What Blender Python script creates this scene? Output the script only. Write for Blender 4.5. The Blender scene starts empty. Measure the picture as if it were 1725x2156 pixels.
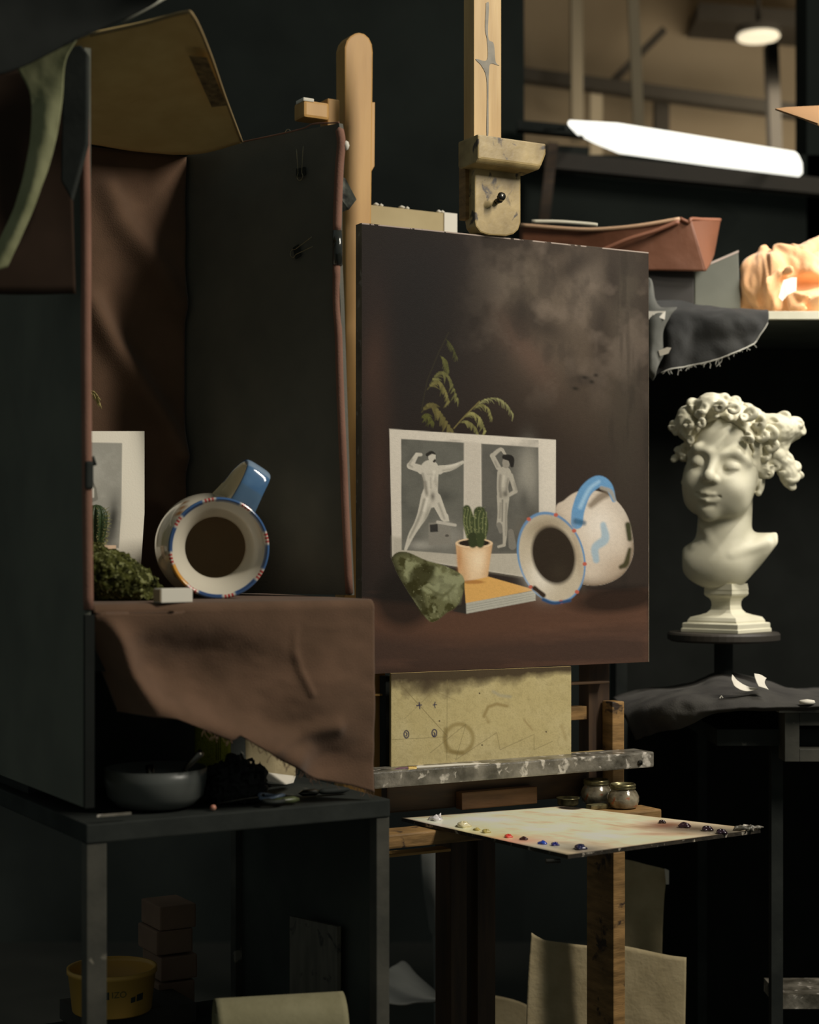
import bpy, bmesh, math, random
import numpy as np
from mathutils import Vector, Matrix

random.seed(7)
S = bpy.context.scene
COL = S.collection
F = 3594.0            # focal length in photo pixels (50 mm on a 24 mm wide frame)
CX, HY, CZ = 862.5, 1155.0, 1.25

# ------------------------------------------------------------------ camera, world, lights, exposure
cam_d = bpy.data.cameras.new('camera')
cam = bpy.data.objects.new('camera', cam_d); COL.objects.link(cam)
cam.location = (0, 0, CZ); cam.rotation_euler = (math.pi/2, 0, 0)
cam_d.sensor_fit = 'HORIZONTAL'; cam_d.sensor_width = 24.0; cam_d.lens = F*24.0/1725
cam_d.shift_y = (HY-1078.0)/1725
cam_d.dof.use_dof = True; cam_d.dof.focus_distance = 2.68; cam_d.dof.aperture_fstop = 3.2
cam_d.clip_end = 60
S.camera = cam
S.view_settings.view_transform = 'Standard'; S.view_settings.look = 'None'
S.view_settings.gamma = 1; S.view_settings.use_curve_mapping = False
S.view_settings.exposure = 0.0

W = bpy.data.worlds.new('world'); S.world = W; W.use_nodes = True
W.node_tree.nodes['Background'].inputs[0].default_value = (0.88, 1.0, 0.92, 1)
W.node_tree.nodes['Background'].inputs[1].default_value = 0.095

def area(name, loc, target, sx, sy, power, color, spread=180):
    d = bpy.data.lights.new(name, 'AREA'); d.shape = 'RECTANGLE'; d.size = sx; d.size_y = sy
    d.energy = power; d.color = color; d.spread = math.radians(spread)
    o = bpy.data.objects.new(name, d); COL.objects.link(o); o.location = loc
    o.rotation_euler = (Vector(target)-Vector(loc)).to_track_quat('-Z', 'Y').to_euler()
    return o
area('key_light', (1.85, 1.52, 3.0), (0.15, 2.7, 1.3), 0.16, 1.1, 58, (1.0, 0.93, 0.80))
area('added_shelf_light', (1.45, 3.05, 2.6), (0.95, 3.5, 1.72), 0.7, 0.12, 7.5, (1.0, 0.95, 0.87), 84)  # added lamp without a fixture, brightens the shelf pile and the bust's hair
area('hall_light', (2.2, 6.9, 2.9), (2.2, 8.0, 2.6), 2.0, 0.5, 22, (1.0, 0.88, 0.70))

# ------------------------------------------------------------------ geometry helpers
def P(px, py, Y):
    return np.array([(px-CX)/F*Y, Y, CZ+(HY-py)/F*Y])
def ray(px, py):
    return np.array([(px-CX)/F, 1.0, (HY-py)/F])
CAM0 = np.array([0, 0, CZ])
def rayplane(px, py, p0, n):
    r = ray(px, py); t = np.dot(np.array(p0)-CAM0, n)/np.dot(r, n)
    return CAM0+r*t
UP = np.array([0, 0, 1.0])
# easel frame: U along the canvas (left to right), N towards the viewer
A0 = P(760, 1420, 2.65)
U = np.array([.8697, .4936, 0]); N = np.array([.4936, -.8697, 0])
def E(px, py, d=0.0):              # point seen at px,py on the vertical plane lying d in front of the canvas
    return rayplane(px, py, A0+N*d, N)
# still-life booth frame
CR = P(788, 1262, 2.3); CL = P(190, 1272, 2.10)
UB = (CR-CL); UB[2] = 0; UB /= np.linalg.norm(UB); NB = np.array([UB[1], -UB[0], 0])
def B(px, py, d=0.0):
    return rayplane(px, py, CR+NB*d, NB)

ORG = {}
def _link(name, me, parent, kind=None):
    o = bpy.data.objects.new(name, me); COL.objects.link(o)
    if parent is not None:
        o.parent = parent
    if kind: o['kind'] = kind
    return o
def mk(name, verts, faces, mat, parent=None, smooth=False, origin=None, colors=None, solid=0, bevel=0, label=None):
    V = np.asarray(verts, dtype=float)
    if parent is not None: org = ORG[parent]
    elif origin is not None: org = np.array(origin, float)
    else: org = np.array([V[:, 0].mean(), V[:, 1].mean(), V[:, 2].min()])
    me = bpy.data.meshes.new(name)
    me.from_pydata((V-org).tolist(), [], [tuple(int(i) for i in f) for f in faces])
    me.validate(); me.update()
    bm = bmesh.new(); bm.from_mesh(me); bmesh.ops.recalc_face_normals(bm, faces=bm.faces)
    if bevel: bmesh.ops.bevel(bm, geom=[e for e in bm.edges if e.is_manifold and e.calc_face_angle(0) > .5],
                              offset=bevel, segments=2, affect='EDGES', profile=.6, clamp_overlap=True)
    bm.to_mesh(me); bm.free()
    if colors is not None and not bevel:
        at = me.color_attributes.new('paint', 'FLOAT_COLOR', 'POINT')
        c = np.ones((len(me.vertices), 4), dtype=np.float32); c[:, :3] = colors
        at.data.foreach_set('color', c.ravel())
    if smooth: me.polygons.foreach_set('use_smooth', [True]*len(me.polygons))
    me.materials.append(mat)
    o = _link(name, me, parent)
    if parent is None: o.location = org
    ORG[o] = org
    if label: o['label'] = label
    if solid:
        m = o.modifiers.new('Solidify', 'SOLIDIFY'); m.thickness = solid; m.offset = 0
    return o
def thing(name, label, cat, loc, group=None):
    o = bpy.data.objects.new(name, None); COL.objects.link(o); o.location = loc; o.empty_display_size = .05
    ORG[o] = np.array(loc, float); o['label'] = label; o['category'] = cat
    if group: o['group'] = group
    return o
def tag(o, label, cat, group=None):
    o['label'] = label; o['category'] = cat
    if group: o['group'] = group
    return o
def struct(o): o['kind'] = 'structure'; return o

def boxv(c, ax, ay, az):           # centre and three half-extent vectors
    c, ax, ay, az = map(np.array, (c, ax, ay, az)); v = []
    for k in (-1, 1):
        for j in (-1, 1):
            for i in (-1, 1): v.append(c+ax*i+ay*j+az*k)
    f = [(0, 2, 3, 1), (4, 5, 7, 6), (0, 1, 5, 4), (2, 6, 7, 3), (0, 4, 6, 2), (1, 3, 7, 5)]
    return v, f
def prism(poly, vec):              # outline extruded by vec
    poly = [np.array(p, float) for p in poly]; n = len(poly); vec = np.array(vec, float)
    v = poly+[p+vec for p in poly]
    f = [tuple(range(n)), tuple(range(2*n-1, n-1, -1))]+[(i, (i+1) % n, (i+1) % n+n, i+n) for i in range(n)]
    return v, f
def merge(parts):
    V, Fc = [], []
    for v, f in parts:
        b = len(V); V += list(v); Fc += [tuple(i+b for i in q) for q in f]
    return V, Fc
def fbar(x0, y0, x1, y1, d, t, frame=E, skewy=None):
    # bar whose front face spans px x0..x1, y0..y1 (at x0) on plane d, thickness t backwards
    n = N if frame is E else NB
    a = frame(x0, y0, d); b = frame(x0, y1, d); c = frame(x1, y0, d)
    q = [a, np.array([c[0], c[1], a[2]]), np.array([c[0], c[1], b[2]]), b]
    return prism(q, -n*t)
def tubev(path, r, seg=10, cap=True, flat=1.0):
    path = [np.array(p, float) for p in path]; n = len(path)
    rr = r if hasattr(r, '__len__') else [r]*n
    V, Fc = [], []; ref = None
    for i, p in enumerate(path):
        t = path[min(i+1, n-1)]-path[max(i-1, 0)]; t = t/(np.linalg.norm(t)+1e-12)
        if ref is None:
            ref = np.cross(t, [0, 0, 1.0]);
            if np.linalg.norm(ref) < .1: ref = np.cross(t, [1.0, 0, 0])
        ref = ref-t*np.dot(ref, t); ref /= np.linalg.norm(ref); b = np.cross(t, ref)
        for k in range(seg):
            a = 2*math.pi*k/seg; V.append(p+rr[i]*(ref*math.cos(a)+b*math.sin(a)*flat))
    for i in range(n-1):
        for k in range(seg):
            Fc.append((i*seg+k, i*seg+(k+1) % seg, (i+1)*seg+(k+1) % seg, (i+1)*seg+k))
    if cap: Fc += [tuple(range(seg)), tuple(range(n*seg-1, (n-1)*seg-1, -1))]
    return V, Fc
def lathev(prof, c, axis=(0, 0, 1), seg=64, ref=(1, 0, 0)):
    axis = np.array(axis, float); axis /= np.linalg.norm(axis); ref = np.array(ref, float)
    ref = ref-axis*np.dot(ref, axis); ref /= np.linalg.norm(ref); b = np.cross(axis, ref); c = np.array(c, float)
    V = []; n = len(prof)
    for (r, h) in prof:
        for k in range(seg):
            a = 2*math.pi*k/seg; V.append(c+axis*h+r*(ref*math.cos(a)+b*math.sin(a)))
    Fc = [(i*seg+k, i*seg+(k+1) % seg, (i+1)*seg+(k+1) % seg, (i+1)*seg+k) for i in range(n-1) for k in range(seg)]
    return V, Fc
def rs(pts, n):                    # Catmull-Rom resample
    p = np.array(pts, float); m = len(p)
    if m < 3:
        t = np.linspace(0, 1, n)[:, None]; return p[0]*(1-t)+p[-1]*t
    q = np.vstack([2*p[0]-p[1], p, 2*p[-1]-p[-2]]); out = []
    for x in np.linspace(0, m-1-1e-9, n):
        i = int(x); t = x-i; a, b, c, d = q[i], q[i+1], q[i+2], q[i+3]
        out.append(.5*((2*b)+(-a+c)*t+(2*a-5*b+4*c-d)*t*t+(-a+3*b-3*c+d)*t**3))
    return np.array(out)
def vn(Pn, seed=0):                # 3-D value noise, numpy
    Pn = np.asarray(Pn, float)
    if Pn.shape[-1] == 2: Pn = np.concatenate([Pn, np.zeros(Pn.shape[:-1]+(1,))], -1)
    i = np.floor(Pn).astype(np.int64); f = Pn-i; f = f*f*(3-2*f)
    def h(x, y, z):
        n = (x*374761393+y*668265263+z*2147483647+seed*1442695041) & 0xFFFFFFFF
        n = ((n ^ (n >> 13))*1274126177) & 0xFFFFFFFF
        n = ((n ^ (n >> 16))*2246822519) & 0xFFFFFFFF
        return ((n ^ (n >> 13)) & 0xFFFFFF)/float(0xFFFFFF)
    r = 0
    for dx in (0, 1):
        for dy in (0, 1):
            for dz in (0, 1):
                w = (f[..., 0] if dx else 1-f[..., 0])*(f[..., 1] if dy else 1-f[..., 1])*(f[..., 2] if dz else 1-f[..., 2])
                r = r+w*h(i[..., 0]+dx, i[..., 1]+dy, i[..., 2]+dz)
    return r
def fbm(Pn, oct=4, seed=0):
    Pn = np.asarray(Pn, float); r = 0; a = .5; s = 0
    for k in range(oct):
        r = r+a*vn(Pn*(2.03**k)+k*17.3, seed+k); s += a; a *= .5
    return r/s
def gridfaces(nu, nv): return [(j*nu+i, j*nu+i+1, (j+1)*nu+i+1, (j+1)*nu+i) for j in range(nv-1) for i in range(nu-1)]
def patch(rows, nu=40, nv=30, amp=0.0, freq=20, seed=1, disp=None):
    # rows: list of rows of (px,py,Y); smooth surface through them
    R = [rs(r, nu) for r in rows]; R = np.array(R)          # rows x nu x 3
    G = np.array([rs(R[:, i], nv) for i in range(nu)]).transpose(1, 0, 2)
    W3 = np.stack([(G[..., 0]-CX)/F*G[..., 2], G[..., 2], CZ+(HY-G[..., 1])/F*G[..., 2]], -1)
    if amp: W3[..., 1] += amp*(fbm(W3*freq, 3, seed)-.5)*2; W3[..., 2] += .4*amp*(fbm(W3*freq+9, 3, seed+5)-.5)*2
    if disp is not None: W3[..., 1] += disp(G)
    return W3.reshape(-1, 3), gridfaces(nu, nv)

def surfnet(f, lo, hi, h):         # iso-surface of f=0 (negative inside), quads
    lo = np.array(lo, float); hi = np.array(hi, float); n = np.ceil((hi-lo)/h).astype(int)+1
    ax = [lo[k]+h*np.arange(n[k]) for k in range(3)]
    X, Y, Z = np.meshgrid(*ax, indexing='ij'); v = f(X, Y, Z).astype(np.float32); s = v < 0
    cs = tuple(n-1); acc = np.zeros(cs+(3,), np.float32); cnt = np.zeros(cs, np.float32)
    base = np.stack(np.meshgrid(*[np.arange(c) for c in cs], indexing='ij'), -1).astype(np.float32)
    corners = [(a, b, c) for a in (0, 1) for b in (0, 1) for c in (0, 1)]
    sl = lambda c: tuple(slice(c[k], c[k]+cs[k]) for k in range(3))
    for a in corners:
        for k in range(3):
            if a[k]: continue
            b = list(a); b[k] = 1; b = tuple(b)
            va, vb = v[sl(a)], v[sl(b)]; m = (va < 0) != (vb < 0)
            t = np.where(m, va/(va-vb+1e-20), 0)
            for q in range(3): acc[..., q] += np.where(m, a[q]+(t if q == k else 0), 0)
            cnt += m
    on = cnt > 0; idx = -np.ones(cs, int); idx[on] = np.arange(on.sum())
    V = (base[on]+acc[on]/cnt[on][:, None])*h+lo
    faces = []
    for k in range(3):
        o1, o2 = [q for q in range(3) if q != k]
        sa = [slice(None)]*3; sb = [slice(None)]*3
        sa[k] = slice(0, n[k]-1); sb[k] = slice(1, n[k]); m = s[tuple(sa)] != s[tuple(sb)]
        ii = np.argwhere(m); ok = (ii[:, o1] > 0) & (ii[:, o1] < cs[o1]) & (ii[:, o2] > 0) & (ii[:, o2] < cs[o2]); ii = ii[ok]
        def at(d1, d2):
            j = ii.copy(); j[:, o1] -= d1; j[:, o2] -= d2; return idx[j[:, 0], j[:, 1], j[:, 2]]
        faces.append(np.stack([at(0, 0), at(1, 0), at(1, 1), at(0, 1)], -1))
    return V, np.concatenate(faces)
def smin(a, b, k):
    h = np.clip(.5+.5*(b-a)/k, 0, 1); return b*(1-h)+a*h-k*h*(1-h)
def smax(a, b, k): return -smin(-a, -b, k)

# ------------------------------------------------------------------ colour and materials
def lin(c):
    c = np.asarray(c, float)/255.; return np.where(c <= .04045, c/12.92, ((c+.055)/1.055)**2.4)
def L4(c): l = lin(c); return (float(l[0]), float(l[1]), float(l[2]), 1)
MATS = {}
def mat(name, c1, c2=None, rough=.6, scale=20, stretch=(1, 1, 1), bump=0.0, bscale=None, metal=0.0, spec=.5,
        c3=None, spots=.62, sheen=0, coat=0, emit=None, estr=0, attr=False, detail=4, gain=1.0, trans=0):
    if name in MATS: return MATS[name]
    m = bpy.data.materials.new(name); m.use_nodes = True; nt = m.node_tree; nd = nt.nodes; ln = nt.links
    b = nd['Principled BSDF']; b.inputs['Roughness'].default_value = rough; b.inputs['Metallic'].default_value = metal
    b.inputs['Specular IOR Level'].default_value = spec; b.inputs['Sheen Weight'].default_value = sheen
    b.inputs['Coat Weight'].default_value = coat; b.inputs['Coat Roughness'].default_value = .08
    b.inputs['Transmission Weight'].default_value = trans
    tc = nd.new('ShaderNodeTexCoord'); mp = nd.new('ShaderNodeMapping'); mp.inputs['Scale'].default_value = stretch
    ln.new(tc.outputs['Object'], mp.inputs['Vector'])
    src = None
    if attr:
        a = nd.new('ShaderNodeVertexColor'); a.layer_name = 'paint'; src = a.outputs['Color']
    elif c2 is not None:
        n = nd.new('ShaderNodeTexNoise'); n.inputs['Scale'].default_value = scale; n.inputs['Detail'].default_value = detail
        ln.new(mp.outputs['Vector'], n.inputs['Vector'])
        r = nd.new('ShaderNodeValToRGB'); r.color_ramp.elements[0].position = .35; r.color_ramp.elements[1].position = .65
        r.color_ramp.elements[0].color = L4(c1); r.color_ramp.elements[1].color = L4(c2)
        ln.new(n.outputs['Fac'], r.inputs['Fac']); src = r.outputs['Color']
        if c3 is not None:
            n2 = nd.new('ShaderNodeTexNoise'); n2.inputs['Scale'].default_value = scale*1.7; n2.inputs['Detail'].default_value = 6
            n2.inputs['Distortion'].default_value = .5
            ln.new(tc.outputs['Object'], n2.inputs['Vector'])
            r2 = nd.new('ShaderNodeValToRGB'); r2.color_ramp.elements[0].position = spots; r2.color_ramp.elements[1].position = spots+.07
            ln.new(n2.outputs['Fac'], r2.inputs['Fac'])
            mx = nd.new('ShaderNodeMix'); mx.data_type = 'RGBA'; ln.new(r2.outputs['Color'], mx.inputs['Factor'])
            ln.new(src, mx.inputs['A']); mx.inputs['B'].default_value = L4(c3); src = mx.outputs['Result']
    if src is not None: ln.new(src, b.inputs['Base Color'])
    else: b.inputs['Base Color'].default_value = L4(c1)
    if bump:
        n3 = nd.new('ShaderNodeTexNoise'); n3.inputs['Scale'].default_value = bscale or scale*4; n3.inputs['Detail'].default_value = 5
        ln.new(mp.outputs['Vector'], n3.inputs['Vector'])
        bp = nd.new('ShaderNodeBump'); bp.inputs['Strength'].default_value = bump; bp.inputs['Distance'].default_value = .002
        ln.new(n3.outputs['Fac'], bp.inputs['Height']); ln.new(bp.outputs['Normal'], b.inputs['Normal'])
    if emit is not None:
        b.inputs['Emission Color'].default_value = L4(emit); b.inputs['Emission Strength'].default_value = estr
    MATS[name] = m; return m
M = mat
m_blk = M('black_paint', (42, 45, 43), (54, 57, 54), .7, 14, bump=.3, c3=(96, 95, 88), spots=.70, spec=.12)
m_blk2 = M('scuffed_black_paint', (64, 64, 58), (84, 82, 74), .6, 16, bump=.3, c3=(140, 134, 120), spots=.66, spec=.3)
m_blkcloth = M('black_cloth', (68, 72, 68), (78, 82, 77), .95, 9, bump=.4, bscale=300, spec=.1)
m_wallblk = M('black_wall', (43, 47, 45), (52, 57, 54), .95, 3, spec=.05)
m_brown = M('brown_cloth', (98, 76, 60), (110, 85, 68), .95, 16, bump=.35, bscale=500, spec=.1, sheen=.15)
m_brown2 = M('brown_trim', (132, 98, 84), (146, 110, 95), .95, 16, bump=.3, bscale=500, spec=.1)
m_panel = M('dark_panel_cloth', (100, 99, 92), (110, 108, 100), .95, 12, bump=.3, bscale=300, spec=.08)
m_pine = M('pale_pine', (196, 160, 104), (216, 182, 126), .5, 9, (6, 6, .6), bump=.15, c3=(150, 132, 110), spots=.66)
m_oak = M('golden_wood', (186, 140, 74), (202, 156, 88), .5, 7, (5, 5, .8), bump=.12, c3=(168, 130, 76), spots=.64)
m_worn = M('worn_clamp_wood', (150, 128, 84), (196, 172, 120), .42, 22, (1, 1, 1), bump=.2, c3=(78, 68, 58), spots=.60)
m_dark = M('dark_brown_wood', (58, 42, 27), (84, 61, 38), .6, 10, (1, 1, 6), bump=.2)
m_darkv = M('dark_upright_wood', (58, 42, 30), (84, 62, 42), .6, 10, (6, 6, .6), bump=.2)
m_mid = M('stained_wood', (120, 92, 54), (170, 132, 82), .55, 18, (1, 1, 5), bump=.25, c3=(58, 44, 34), spots=.60)
m_grey = M('paint_crusted_grey', (74, 70, 60), (138, 132, 120), .4, 30, bump=.8, c3=(204, 196, 184), spots=.58, coat=.2)
m_plaster = M('plaster', (204, 199, 174), (218, 213, 190), .6, 12, bump=.12, bscale=60)
m_card = M('cardboard', (214, 182, 118), (224, 194, 130), .8, 26, (1, 1, 1), bump=.3, bscale=60)
m_paper = M('tan_paper', (176, 160, 124), (190, 174, 138), .9, 24, bump=.5, bscale=120)
m_olive = M('olive_tape', (134, 136, 98), (152, 152, 114), .8, 18, bump=.3)
m_metal = M('dark_metal', (120, 116, 108), (60, 58, 54), .3, 30, metal=1.0)
m_wire = M('clip_wire', (190, 180, 150), None, .25, metal=1.0)
m_white = M('white_card', (226, 220, 206), None, .8)
m_attr = M('painted_attr', (0, 0, 0), rough=.85, attr=True, bump=.15, bscale=400, spec=.2)
m_canvas = M('painted_canvas', (0, 0, 0), rough=.62, attr=True, bump=.2, bscale=700, spec=.08)
m_gloss = M('glazed_ceramic', (0, 0, 0), rough=.12, attr=True, spec=.6, coat=.6)

# vertex painter ----------------------------------------------------------------------------------
class Paint:
    def __init__(s, x, y, base, gain=1.0):
        s.x, s.y = np.asarray(x, float), np.asarray(y, float); s.g = gain
        s.c = np.ones(s.x.shape+(3,))*lin(base)
    def put(s, m, col, a=1.0):
        m = np.clip(m, 0, 1)*a; s.c = s.c*(1-m[..., None])+lin(col)*m[..., None]
    def d_poly(s, pts):
        p = np.array(pts, float); d = np.full(s.x.shape, 1e9); ins = np.zeros(s.x.shape, bool); n = len(p)
        for i in range(n):
            a, b = p[i], p[(i+1) % n]; ex, ey = b-a; wx, wy = s.x-a[0], s.y-a[1]
            t = np.clip((wx*ex+wy*ey)/(ex*ex+ey*ey+1e-9), 0, 1)
            d = np.minimum(d, np.hypot(wx-ex*t, wy-ey*t))
            if abs(ey) > 1e-9:
                c = (a[1] > s.y) != (b[1] > s.y); ins ^= c & (s.x < ex*(s.y-a[1])/ey+a[0])
        return np.where(ins, -d, d)
    def blobpoly(s, pts, col, soft=2, a=1.0):
        q = [(x, y, 0) for x, y in pts]; q = q[-3:]+q+q[:3]; r = rs(q, 12*len(q)); n = len(r)*3//len(q)
        q2 = r[n:-n][:, :2]; s.poly(q2[::2], col, soft, a); return q2[::2]
    def poly(s, pts, col, soft=1.5, a=1.0): s.put(.5-s.d_poly(pts)/soft, col, a)
    def stroke(s, pts, w, col, soft=1.5, a=1.0):
        p = np.array(pts, float); ww = list(w) if hasattr(w, '__len__') else [w]*len(p); d = np.full(s.x.shape, 1e9)
        for i in range(len(p)-1):
            q, b = p[i], p[i+1]; ex, ey = b-q; wx, wy = s.x-q[0], s.y-q[1]
            t = np.clip((wx*ex+wy*ey)/(ex*ex+ey*ey+1e-9), 0, 1)
            d = np.minimum(d, np.hypot(wx-ex*t, wy-ey*t)-(ww[i]*(1-t)+ww[i+1]*t))
        s.put(.5-d/soft, col, a)
    def ell(s, cx, cy, rx, ry, col, rot=0, soft=.1, a=1.0):
        c, q = math.cos(math.radians(rot)), math.sin(math.radians(rot)); dx, dy = s.x-cx, s.y-cy
        r = np.hypot((dx*c+dy*q)/rx, (-dx*q+dy*c)/ry); s.put((1-r)/soft+.5, col, a)
    def glow(s, cx, cy, rx, ry, col, rot=0, a=1.0):
        c, q = math.cos(math.radians(rot)), math.sin(math.radians(rot)); dx, dy = s.x-cx, s.y-cy
        s.put(np.exp(-((dx*c+dy*q)/rx)**2-((-dx*q+dy*c)/ry)**2), col, a)

# ------------------------------------------------------------------ the room
def plain(name, c, hx, hy, hz, m, **k):
    v, f = boxv(c, (hx, 0, 0), (0, hy, 0), (0, 0, hz)); return mk(name, v, f, m, **k)
m_floor = M('dark_floor', (46, 48, 44), (56, 57, 52), .6, 4, bump=.2)
m_hall = M('hall_wall', (168, 150, 122), (180, 162, 134), .9, 2)
m_halldk = M('hall_dark_steel', (70, 64, 54), (80, 74, 64), .8, 3)
struct(plain('floor', (0.5, 4.5, -.05), 5, 5.5, .05, m_floor))
XL = .364
struct(plain('wall_back', (XL-2.2, 5.5, 2.1), 2.2, .08, 2.1, m_wallblk))
struct(plain('wall_back_low', (XL+1.1, 5.5, 1.25), 1.1, .08, 1.25, m_wallblk))
struct(plain('wall_back_right', (1.262+.9, 5.5, 3.1), .9, .08, .9, m_wallblk))
struct(plain('wall_hall', (1.8, 8.6, 2.1), 3.5, .06, 2.1, m_hall))
struct(plain('ceiling_hall', (1.8, 7.2, 4.2), 3.5, 1.7, .05, m_hall))
def hbar(name, x0, y0, x1, y1, th, Y, m, label, cat, dep=.08):
    a, b = P(x0, y0, Y), P(x1, y1, Y); t = b-a; n = np.array([-t[2], 0, t[0]]); n = n/np.linalg.norm(n)*th/F*Y/2
    v, f = prism([a+n, b+n, b-n, a-n], (0, dep, 0)); o = mk(name, v, f, m); tag(o, label, cat); return o
m_hallpost = M('hall_post', (206, 190, 160), (214, 198, 168), .9, 2)
hbar('hall_post', 1215, -60, 1217, 290, 24, 7.4, m_hallpost, 'pale blurred vertical post in the hall beyond, left of the ribbed chain post', 'post')
hbar('hall_chain', 1332, -60, 1347, 290, 22, 6.8, m_hallpost, 'pale ribbed hanging chain in the hall, ending above the lit tube', 'chain', .03)
hbar('hall_post', 1256, 170, 1256, 1700, 26, 8.0, m_hallpost, 'short pale post under the dark hall beam, left of the chain', 'post')
hbar('hall_post', 1395, 205, 1395, 1690, 30, 8.2, m_halldk, 'short faint brown post under the hall beam, right of the chain', 'post')
hbar('hall_beam', 1090, 152, 1700, 234, 26, 7.9, m_halldk, 'dark sloping beam crossing the beige hall wall', 'beam')
hbar('hall_column', 1628, 90, 1637, 330, 24, 7.0, M('column_dark', (44, 40, 34), (50, 46, 38), .9, 3), 'dark slim column under the round hall lamp', 'column')
hbar('pale_pole', 1708, -20, 1722, 226, 18, 6.4, m_hallpost, 'pale upright pole at the right edge above the tan card', 'pole')
hbar('roof_duct', 1470, 22, 1760, 46, 36, 8.2, m_halldk, 'dark duct running under the hall roof at top right', 'duct', .3)
hbar('roof_brace', 1290, 170, 1400, 60, 14, 8.1, m_halldk, 'faint diagonal brace on the hall wall right of the chain', 'brace', .05)
hbar('sill_rail', 1090, 262, 1240, 276, 20, 5.3, m_blk, 'black rail running into the left end of the lit tube', 'rail', .05)
hbar('sill_rail', 1090, 312, 1240, 322, 24, 5.3, m_blk, 'lower black rail below the left end of the lit tube', 'rail', .05)
hbar('tube_carrier', 1100, 330, 1760, 394, 34, 5.25, M('carrier_brown', (62, 56, 50), (72, 66, 58), .7, 4), 'dark bar sloping beneath the lit tube', 'rail', .06)
hbar('hall_stand', 1165, 300, 1140, 520, 22, 5.2, m_dark, 'dim brown leaning stick behind the clamp of the easel', 'stick', .03)
t = thing('round_lamp', 'round glowing hall lamp high at upper right', 'lamp', P(1597, 82, 7.6))
v, f = lathev([(.0001, 0), (.088, 0), (.095, .008), (.09, .02), (.0001, .03)], P(1597, 82, 7.6), seg=40)
mk('diffuser', v, f, M('lamp_glow', (250, 240, 215), None, emit=(250, 236, 205), estr=.72), t)
v, f = lathev([(.0001, .022), (.1, .022), (.1, .05), (.0001, .055)], P(1597, 82, 7.6), seg=40)
mk('housing', v, f, m_halldk, t)
v, f = tubev([P(1597, 82, 7.6)+UP*.05, P(1597, 82, 7.6)+UP*.55], .01, 8); mk('stem', v, f, m_halldk, t)
# the lit tube
YT = 4.6
t = thing('tube_light', 'long glowing white fluorescent tube fitting hanging under the hall window', 'lamp', P(1440, 330, YT))
body = [P(1198, 252, YT), P(1300, 258, YT), P(1500, 290, YT), P(1674, 318, YT), P(1683, 326, YT), P(1684, 350, YT),
        P(1676, 358, YT), P(1480, 334, YT), P(1290, 308, YT), P(1240, 288, YT), P(1200, 268, YT), P(1194, 260, YT)]
v, f = prism(body, (0.03, .09, 0)); mk('diffuser', v, f, M('tube_glow', (255, 255, 250), None, emit=(255, 253, 240), estr=1.25), t, bevel=.004)
v, f = tubev([P(1196, 260, YT)+np.array([0, .05, 0]), P(1150, 256, YT)+np.array([0, .08, 0])], .006, 8); mk('end_cap', v, f, m_blk, t)
for xx_, yy_ in ((1230, 276), (1640, 338)):
    v, f = tubev([P(xx_, yy_, YT)+np.array([0, .05, 0]), P(xx_, yy_, 5.42)], .008, 8); mk('wall_bracket', v, f, m_blk, t)

# ------------------------------------------------------------------ easel with the painting
er = E(1026, 1418, -.05)
easel = thing('studio_easel', 'tall paint-stained wooden studio easel holding the still-life painting', 'easel', [er[0], er[1], 0])
v, f = fbar(998, -60, 1056, 300, -.028, .032); mk('mast', v, f, m_pine, easel, bevel=.0015)
# grey drips on the mast
def pxgrid(x0, y0, x1, y1, d, n, m, frame=E):
    gx, gy = np.meshgrid(np.linspace(x0, x1, n), np.linspace(y0, y1, m)); return gx, gy
pt = [E(x, y, -.0272) for x, y in [(1024, 6), (1030, 8), (1028, 60), (1030, 84), (1040, 92), (1044, 130), (1052, 138), (1034, 134), (1030, 150),
      (1029, 200), (1029, 280), (1025, 280), (1026, 200), (1024, 160), (1014, 138), (1002, 124), (1026, 126), (1026, 84), (1022, 60)]]
pt = [q for q in rs(pt+pt[:1], 90)[:-1]]
v, f = prism(pt, -N*.0006); mk('paint_drip', v, f, M('grey_drip', (118, 112, 98), (140, 132, 116), .5, 60), easel, label='grey paint drips down the pale mast')
# top clamp
c_plate = [E(x, y, .006) for x, y in [(1000, 335), (1097, 345), (1097, 468), (1092, 484), (1082, 493), (1066, 497), (1030, 495), (1012, 489), (1002, 476), (1000, 462)]]
v, f = prism(c_plate, -N*.03); cplate = mk('clamp_plate', v, f, m_worn, easel, bevel=.0025)
dn = (N*.062)
blk = [E(1008, 283, .045), E(1149, 299, .045)]
a = E(1006, 282, .045); b = E(1150, 282, .045); zt, zb = a[2], E(1006, 338, .045)[2]
prof = [(0, zt), (0, zb+.004), (-.006, zb-.002), (-.05, zb-.003), (-.06, zb), (-.06, zt)]
v = []; segs = 14
ln_ = np.linalg.norm((b-a)[:2])
for k in range(segs+1):
    s_ = k/segs; rr = 0 if s_ < .88 else (s_-.88)/.12
    for dd, z in prof:
        zz = z if z > (zt+zb)/2 else z+.022*(1-math.sqrt(max(0, 1-rr*rr)))
        v.append(np.array([a[0], a[1], 0])+U*ln_*s_+N*dd+UP*zz)
n6 = len(prof)
f = [(k*n6+i, k*n6+(i+1) % n6, (k+1)*n6+(i+1) % n6, (k+1)*n6+i) for k in range(segs) for i in range(n6)]+[tuple(range(n6)), tuple(range(segs*n6, segs*n6+n6))]
mk('clamp_block', v, f, m_worn, easel, bevel=.003)
v, f = fbar(980, 297, 1001, 460, -.012, .02); mk('clamp_cheek', v, f, m_mid, easel, bevel=.001)
s0 = E(1046, 424, .006); s1 = E(1056, 414, .03)
v, f = merge([tubev([s0-N*.01, s0+N*.012], .0045, 12), tubev([s0+N*.012, s1-N*.004, s1], [.0045, .0055, .0075], 12, flat=.5), tubev([s1, s1+N*.004], [.0075, .006], 12)])
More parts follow.
